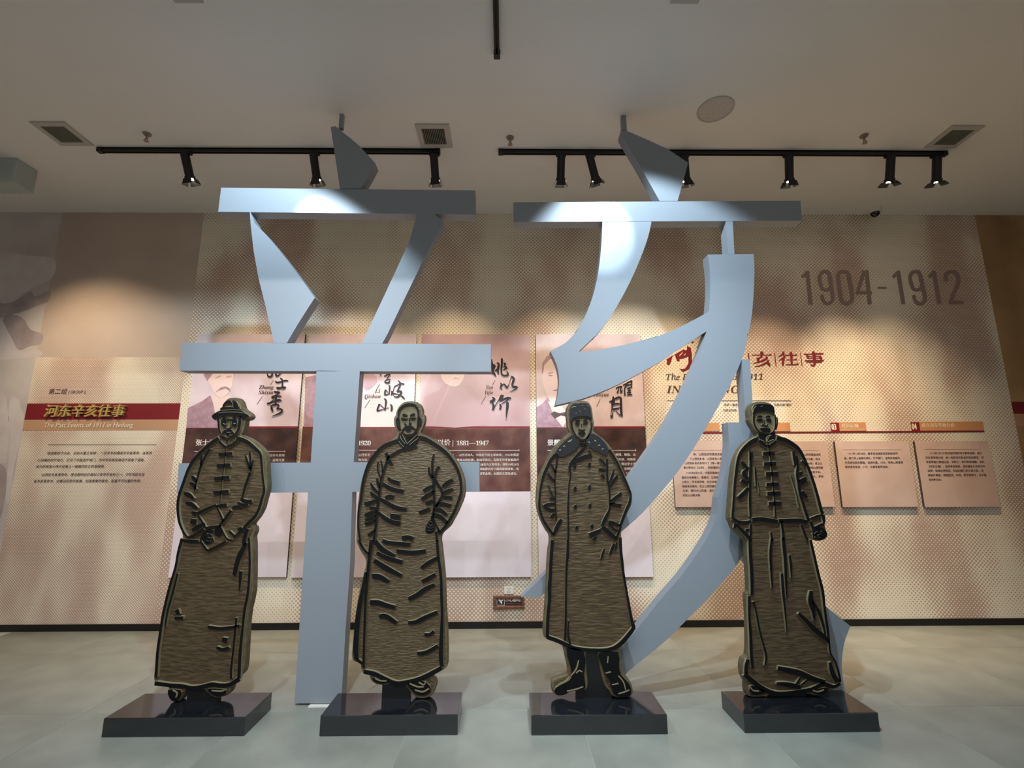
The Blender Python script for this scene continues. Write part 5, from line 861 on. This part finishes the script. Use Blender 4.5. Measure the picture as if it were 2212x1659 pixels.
cc = [(rr, -.0004), (rr, -.008), (rr*.9, -.010), (rr*.88, -.006)]
ring.add([(p.x+r*math.cos(2*PI*i/N_), p.y+r*math.sin(2*PI*i/N_), CEIL+z) for r, z in cc for i in range(N_)],
         [(k_*N_+i, (k_+1)*N_+i, (k_+1)*N_+(i+1) % N_, k_*N_+(i+1) % N_) for k_ in range(3) for i in range(N_)])
ring.build('ring', MT['vent'], t)
MB().cyl((p.x, p.y, CEIL-.0004), (p.x, p.y, CEIL-.0065), rr*.9, rr*.88, 40).build('grille', mat('speaker_grille', (212, 205, 198), .8, noise=((188, 180, 174), 260, .45, .55)), t)
# dome camera by the wall
p = onz(1890, 452, CEIL); p.y = min(p.y, WALL-.11)
p.x = at(1890, 458, p.y).x
t = thing('dome_camera', 'white dome security camera on the ceiling by the wall, upper right', 'camera', p)
MB().cyl(p-Vector((0, 0, .0005)), p-Vector((0, 0, .045)), .068, .062, 28).build('base', MT['white'], t)
def dome(c, r, n=20, rings=6):
    v, f = [], []
    for j in range(rings):
        a_ = PI/2*j/rings
        for i in range(n): v.append((c.x+r*math.cos(a_)*math.cos(2*PI*i/n), c.y+r*math.cos(a_)*math.sin(2*PI*i/n), c.z-r*math.sin(a_)))
    for j in range(rings-1):
        for i in range(n): f.append((j*n+i, j*n+(i+1) % n, (j+1)*n+(i+1) % n, (j+1)*n+i))
    v.append((c.x, c.y, c.z-r)); k_ = len(v)-1
    for i in range(n): f.append(((rings-1)*n+i, (rings-1)*n+(i+1) % n, k_))
    return v, f
v, f = dome(p-Vector((0, 0, .045)), .046)
obj('dome', v, f, mat('smoked_dome', (12, 12, 14), .08, spec=.8), t)
# grey box fixed to the ceiling at the left edge
a_ = at(37, 346, 4.05); z0 = at(33, 392, 4.05).z
t = thing('ceiling_box', 'grey-green metal box hanging from the ceiling at the left edge', 'box', (a_.x-.2, 4.14, CEIL))
bevel_box('casing', (a_.x-.42, 4.05, z0), (a_.x, 4.25, CEIL-.001), MT['duct'], t, .006)
MB().box((a_.x-.38, 4.0485, z0+.03), (a_.x-.03, 4.0505, CEIL-.04)).build('front_cover', mat('cover_panel', (166, 178, 174), .35), t)
# ------------------------------------------------------------------ socket and warning sign low on the wall
p0, p1 = at(1089, 1283, WALL), at(1109.5, 1267, WALL)
t = thing('power_socket', 'small white power socket on the wall just above the warning sign', 'socket', (p0.x, WALL, p0.z))
bevel_box('face_plate', (p0.x, WALL-.013, p0.z), (p1.x, WALL-.0035, p1.z), MT['white'], t, .002, 1)
cx, cz = (p0.x+p1.x)/2, (p0.z+p1.z)/2
for dx, dz in ((-.012, .022), (.012, .022), (-.010, -.014), (.010, -.014), (0, .002)):
    MB().box((cx+dx-.0025, WALL-.0138, cz+dz-.006), (cx+dx+.0025, WALL-.0128, cz+dz+.006)).build('socket_hole', MT['black'], t)
p0, p1 = at(1065.5, 1314, WALL), at(1132.5, 1285.5, WALL)
t = thing('warning_sign', 'small brown wood-framed electric shock warning sign low on the wall', 'sign', (p0.x, WALL, p0.z))
fw_ = .030
y0, y1 = WALL-.030, WALL-.0035
for bx in (((p0.x, y0, p1.z-fw_*.9), (p1.x, y1, p1.z)), ((p0.x, y0, p0.z), (p1.x, y1, p0.z+fw_*.9)), ((p0.x, y0, p0.z+fw_*.9), (p0.x+fw_, y1, p1.z-fw_*.9)), ((p1.x-fw_, y0, p0.z+fw_*.9), (p1.x, y1, p1.z-fw_*.9))):
    bevel_box('frame_bar', *bx, MT['wood'], t, .004, 1)
MB().box((p0.x+fw_, WALL-.014, p0.z+fw_*.9), (p1.x-fw_, y1, p1.z-fw_*.9)).build('sign_field', MT['sign'], t)
SY = WALL-.0148
k = fr(1040, 1080, 440/2212)
def ring_sheet(name, a_, b_, w_, m):
    (u0, v0), (u1, v1) = a_, b_
    for R_ in (rect(u0, v0, u1, v0+w_), rect(u0, v1-w_, u1, v1), rect(u0, v0, u0+w_, v1), rect(u1-w_, v0, u1, v1)): sheet(name, R_, SY, m, t, .0007)
ring_sheet('pictogram_border', k((166, 1058)), k((252, 1144)), .9, MT['white_print'])
sheet('pictogram', [k(p_) for p_ in [(182, 1078), (196, 1068), (204, 1085), (228, 1080), (240, 1066), (238, 1092), (222, 1098), (228, 1118), (214, 1134), (208, 1112), (198, 1120), (200, 1100), (188, 1098)]], SY, MT['white_print'], t, .0007)
text('sign_letters', '小心触电', *k((257, 1103)), 8.5, SY, MT['white_print'], t, bold=.025)
text('sign_letters', 'CAUTION', *k((270, 1128)), 3.2, SY, MT['white_print'], t, res=1) if False else None
sheet('sign_strip', [k(p_) for p_ in [(270, 1118), (425, 1120), (425, 1134), (270, 1132)]], SY, MT['tan_print'] if False else MT['wood'], t, .0007)

# ------------------------------------------------------------------ small pieces hang under the part they belong to
def centre(o):
    vs = o.data.vertices; return sum((v.co for v in vs), Vector())/len(vs)
def nest(root, host_names, piece_names):
    kids = list(root.children)
    hosts = [(h, centre(h)) for h in kids if h.name.split('.')[0] in host_names]
    for c in kids:
        n = c.name.split('.')[0]
        if n in piece_names and n not in host_names and hosts:
            p = centre(c); h = min(hosts, key=lambda q: (q[1]-p).length)[0]
            c.parent = h; c.matrix_parent_inverse = Matrix()      # every part is modelled in room coordinates
for s_ in (s1, s2, s3, s4):
    nest(s_, ('face',), ('eyebrow', 'eye', 'eyelid', 'nose_line', 'moustache', 'mouth', 'lip', 'glasses_lens', 'glasses_bridge', 'jaw_line', 'chin_line', 'ear'))
    nest(s_, ('fist', 'clasped_hands'), ('finger',))
    nest(s_, ('fur_hat', 'fur_collar'), ('fur_tuft', 'hat_edge'))
    nest(s_, ('shoe',), ('shoe_seam',)); nest(s_, ('boot',), ('boot_crease',))
    nest(s_, ('hat_brim', 'hat_crown'), ('hat_seam',)); nest(s_, ('hair',), ('hair_lock',)); nest(s_, ('collar',), ('collar_edge',))
for t_, _, _ in pans:
    nest(t_, ('portrait_print',), {c.name.split('.')[0] for c in t_.children if c.name.startswith(('portrait_', 'brush_', 'slash_', 'latin_'))})
    nest(t_, ('text_band',), ('white_letters', 'rule'))
for t_ in tb: nest(t_, ('printed_face',), ('paragraph_line', 'rule'))
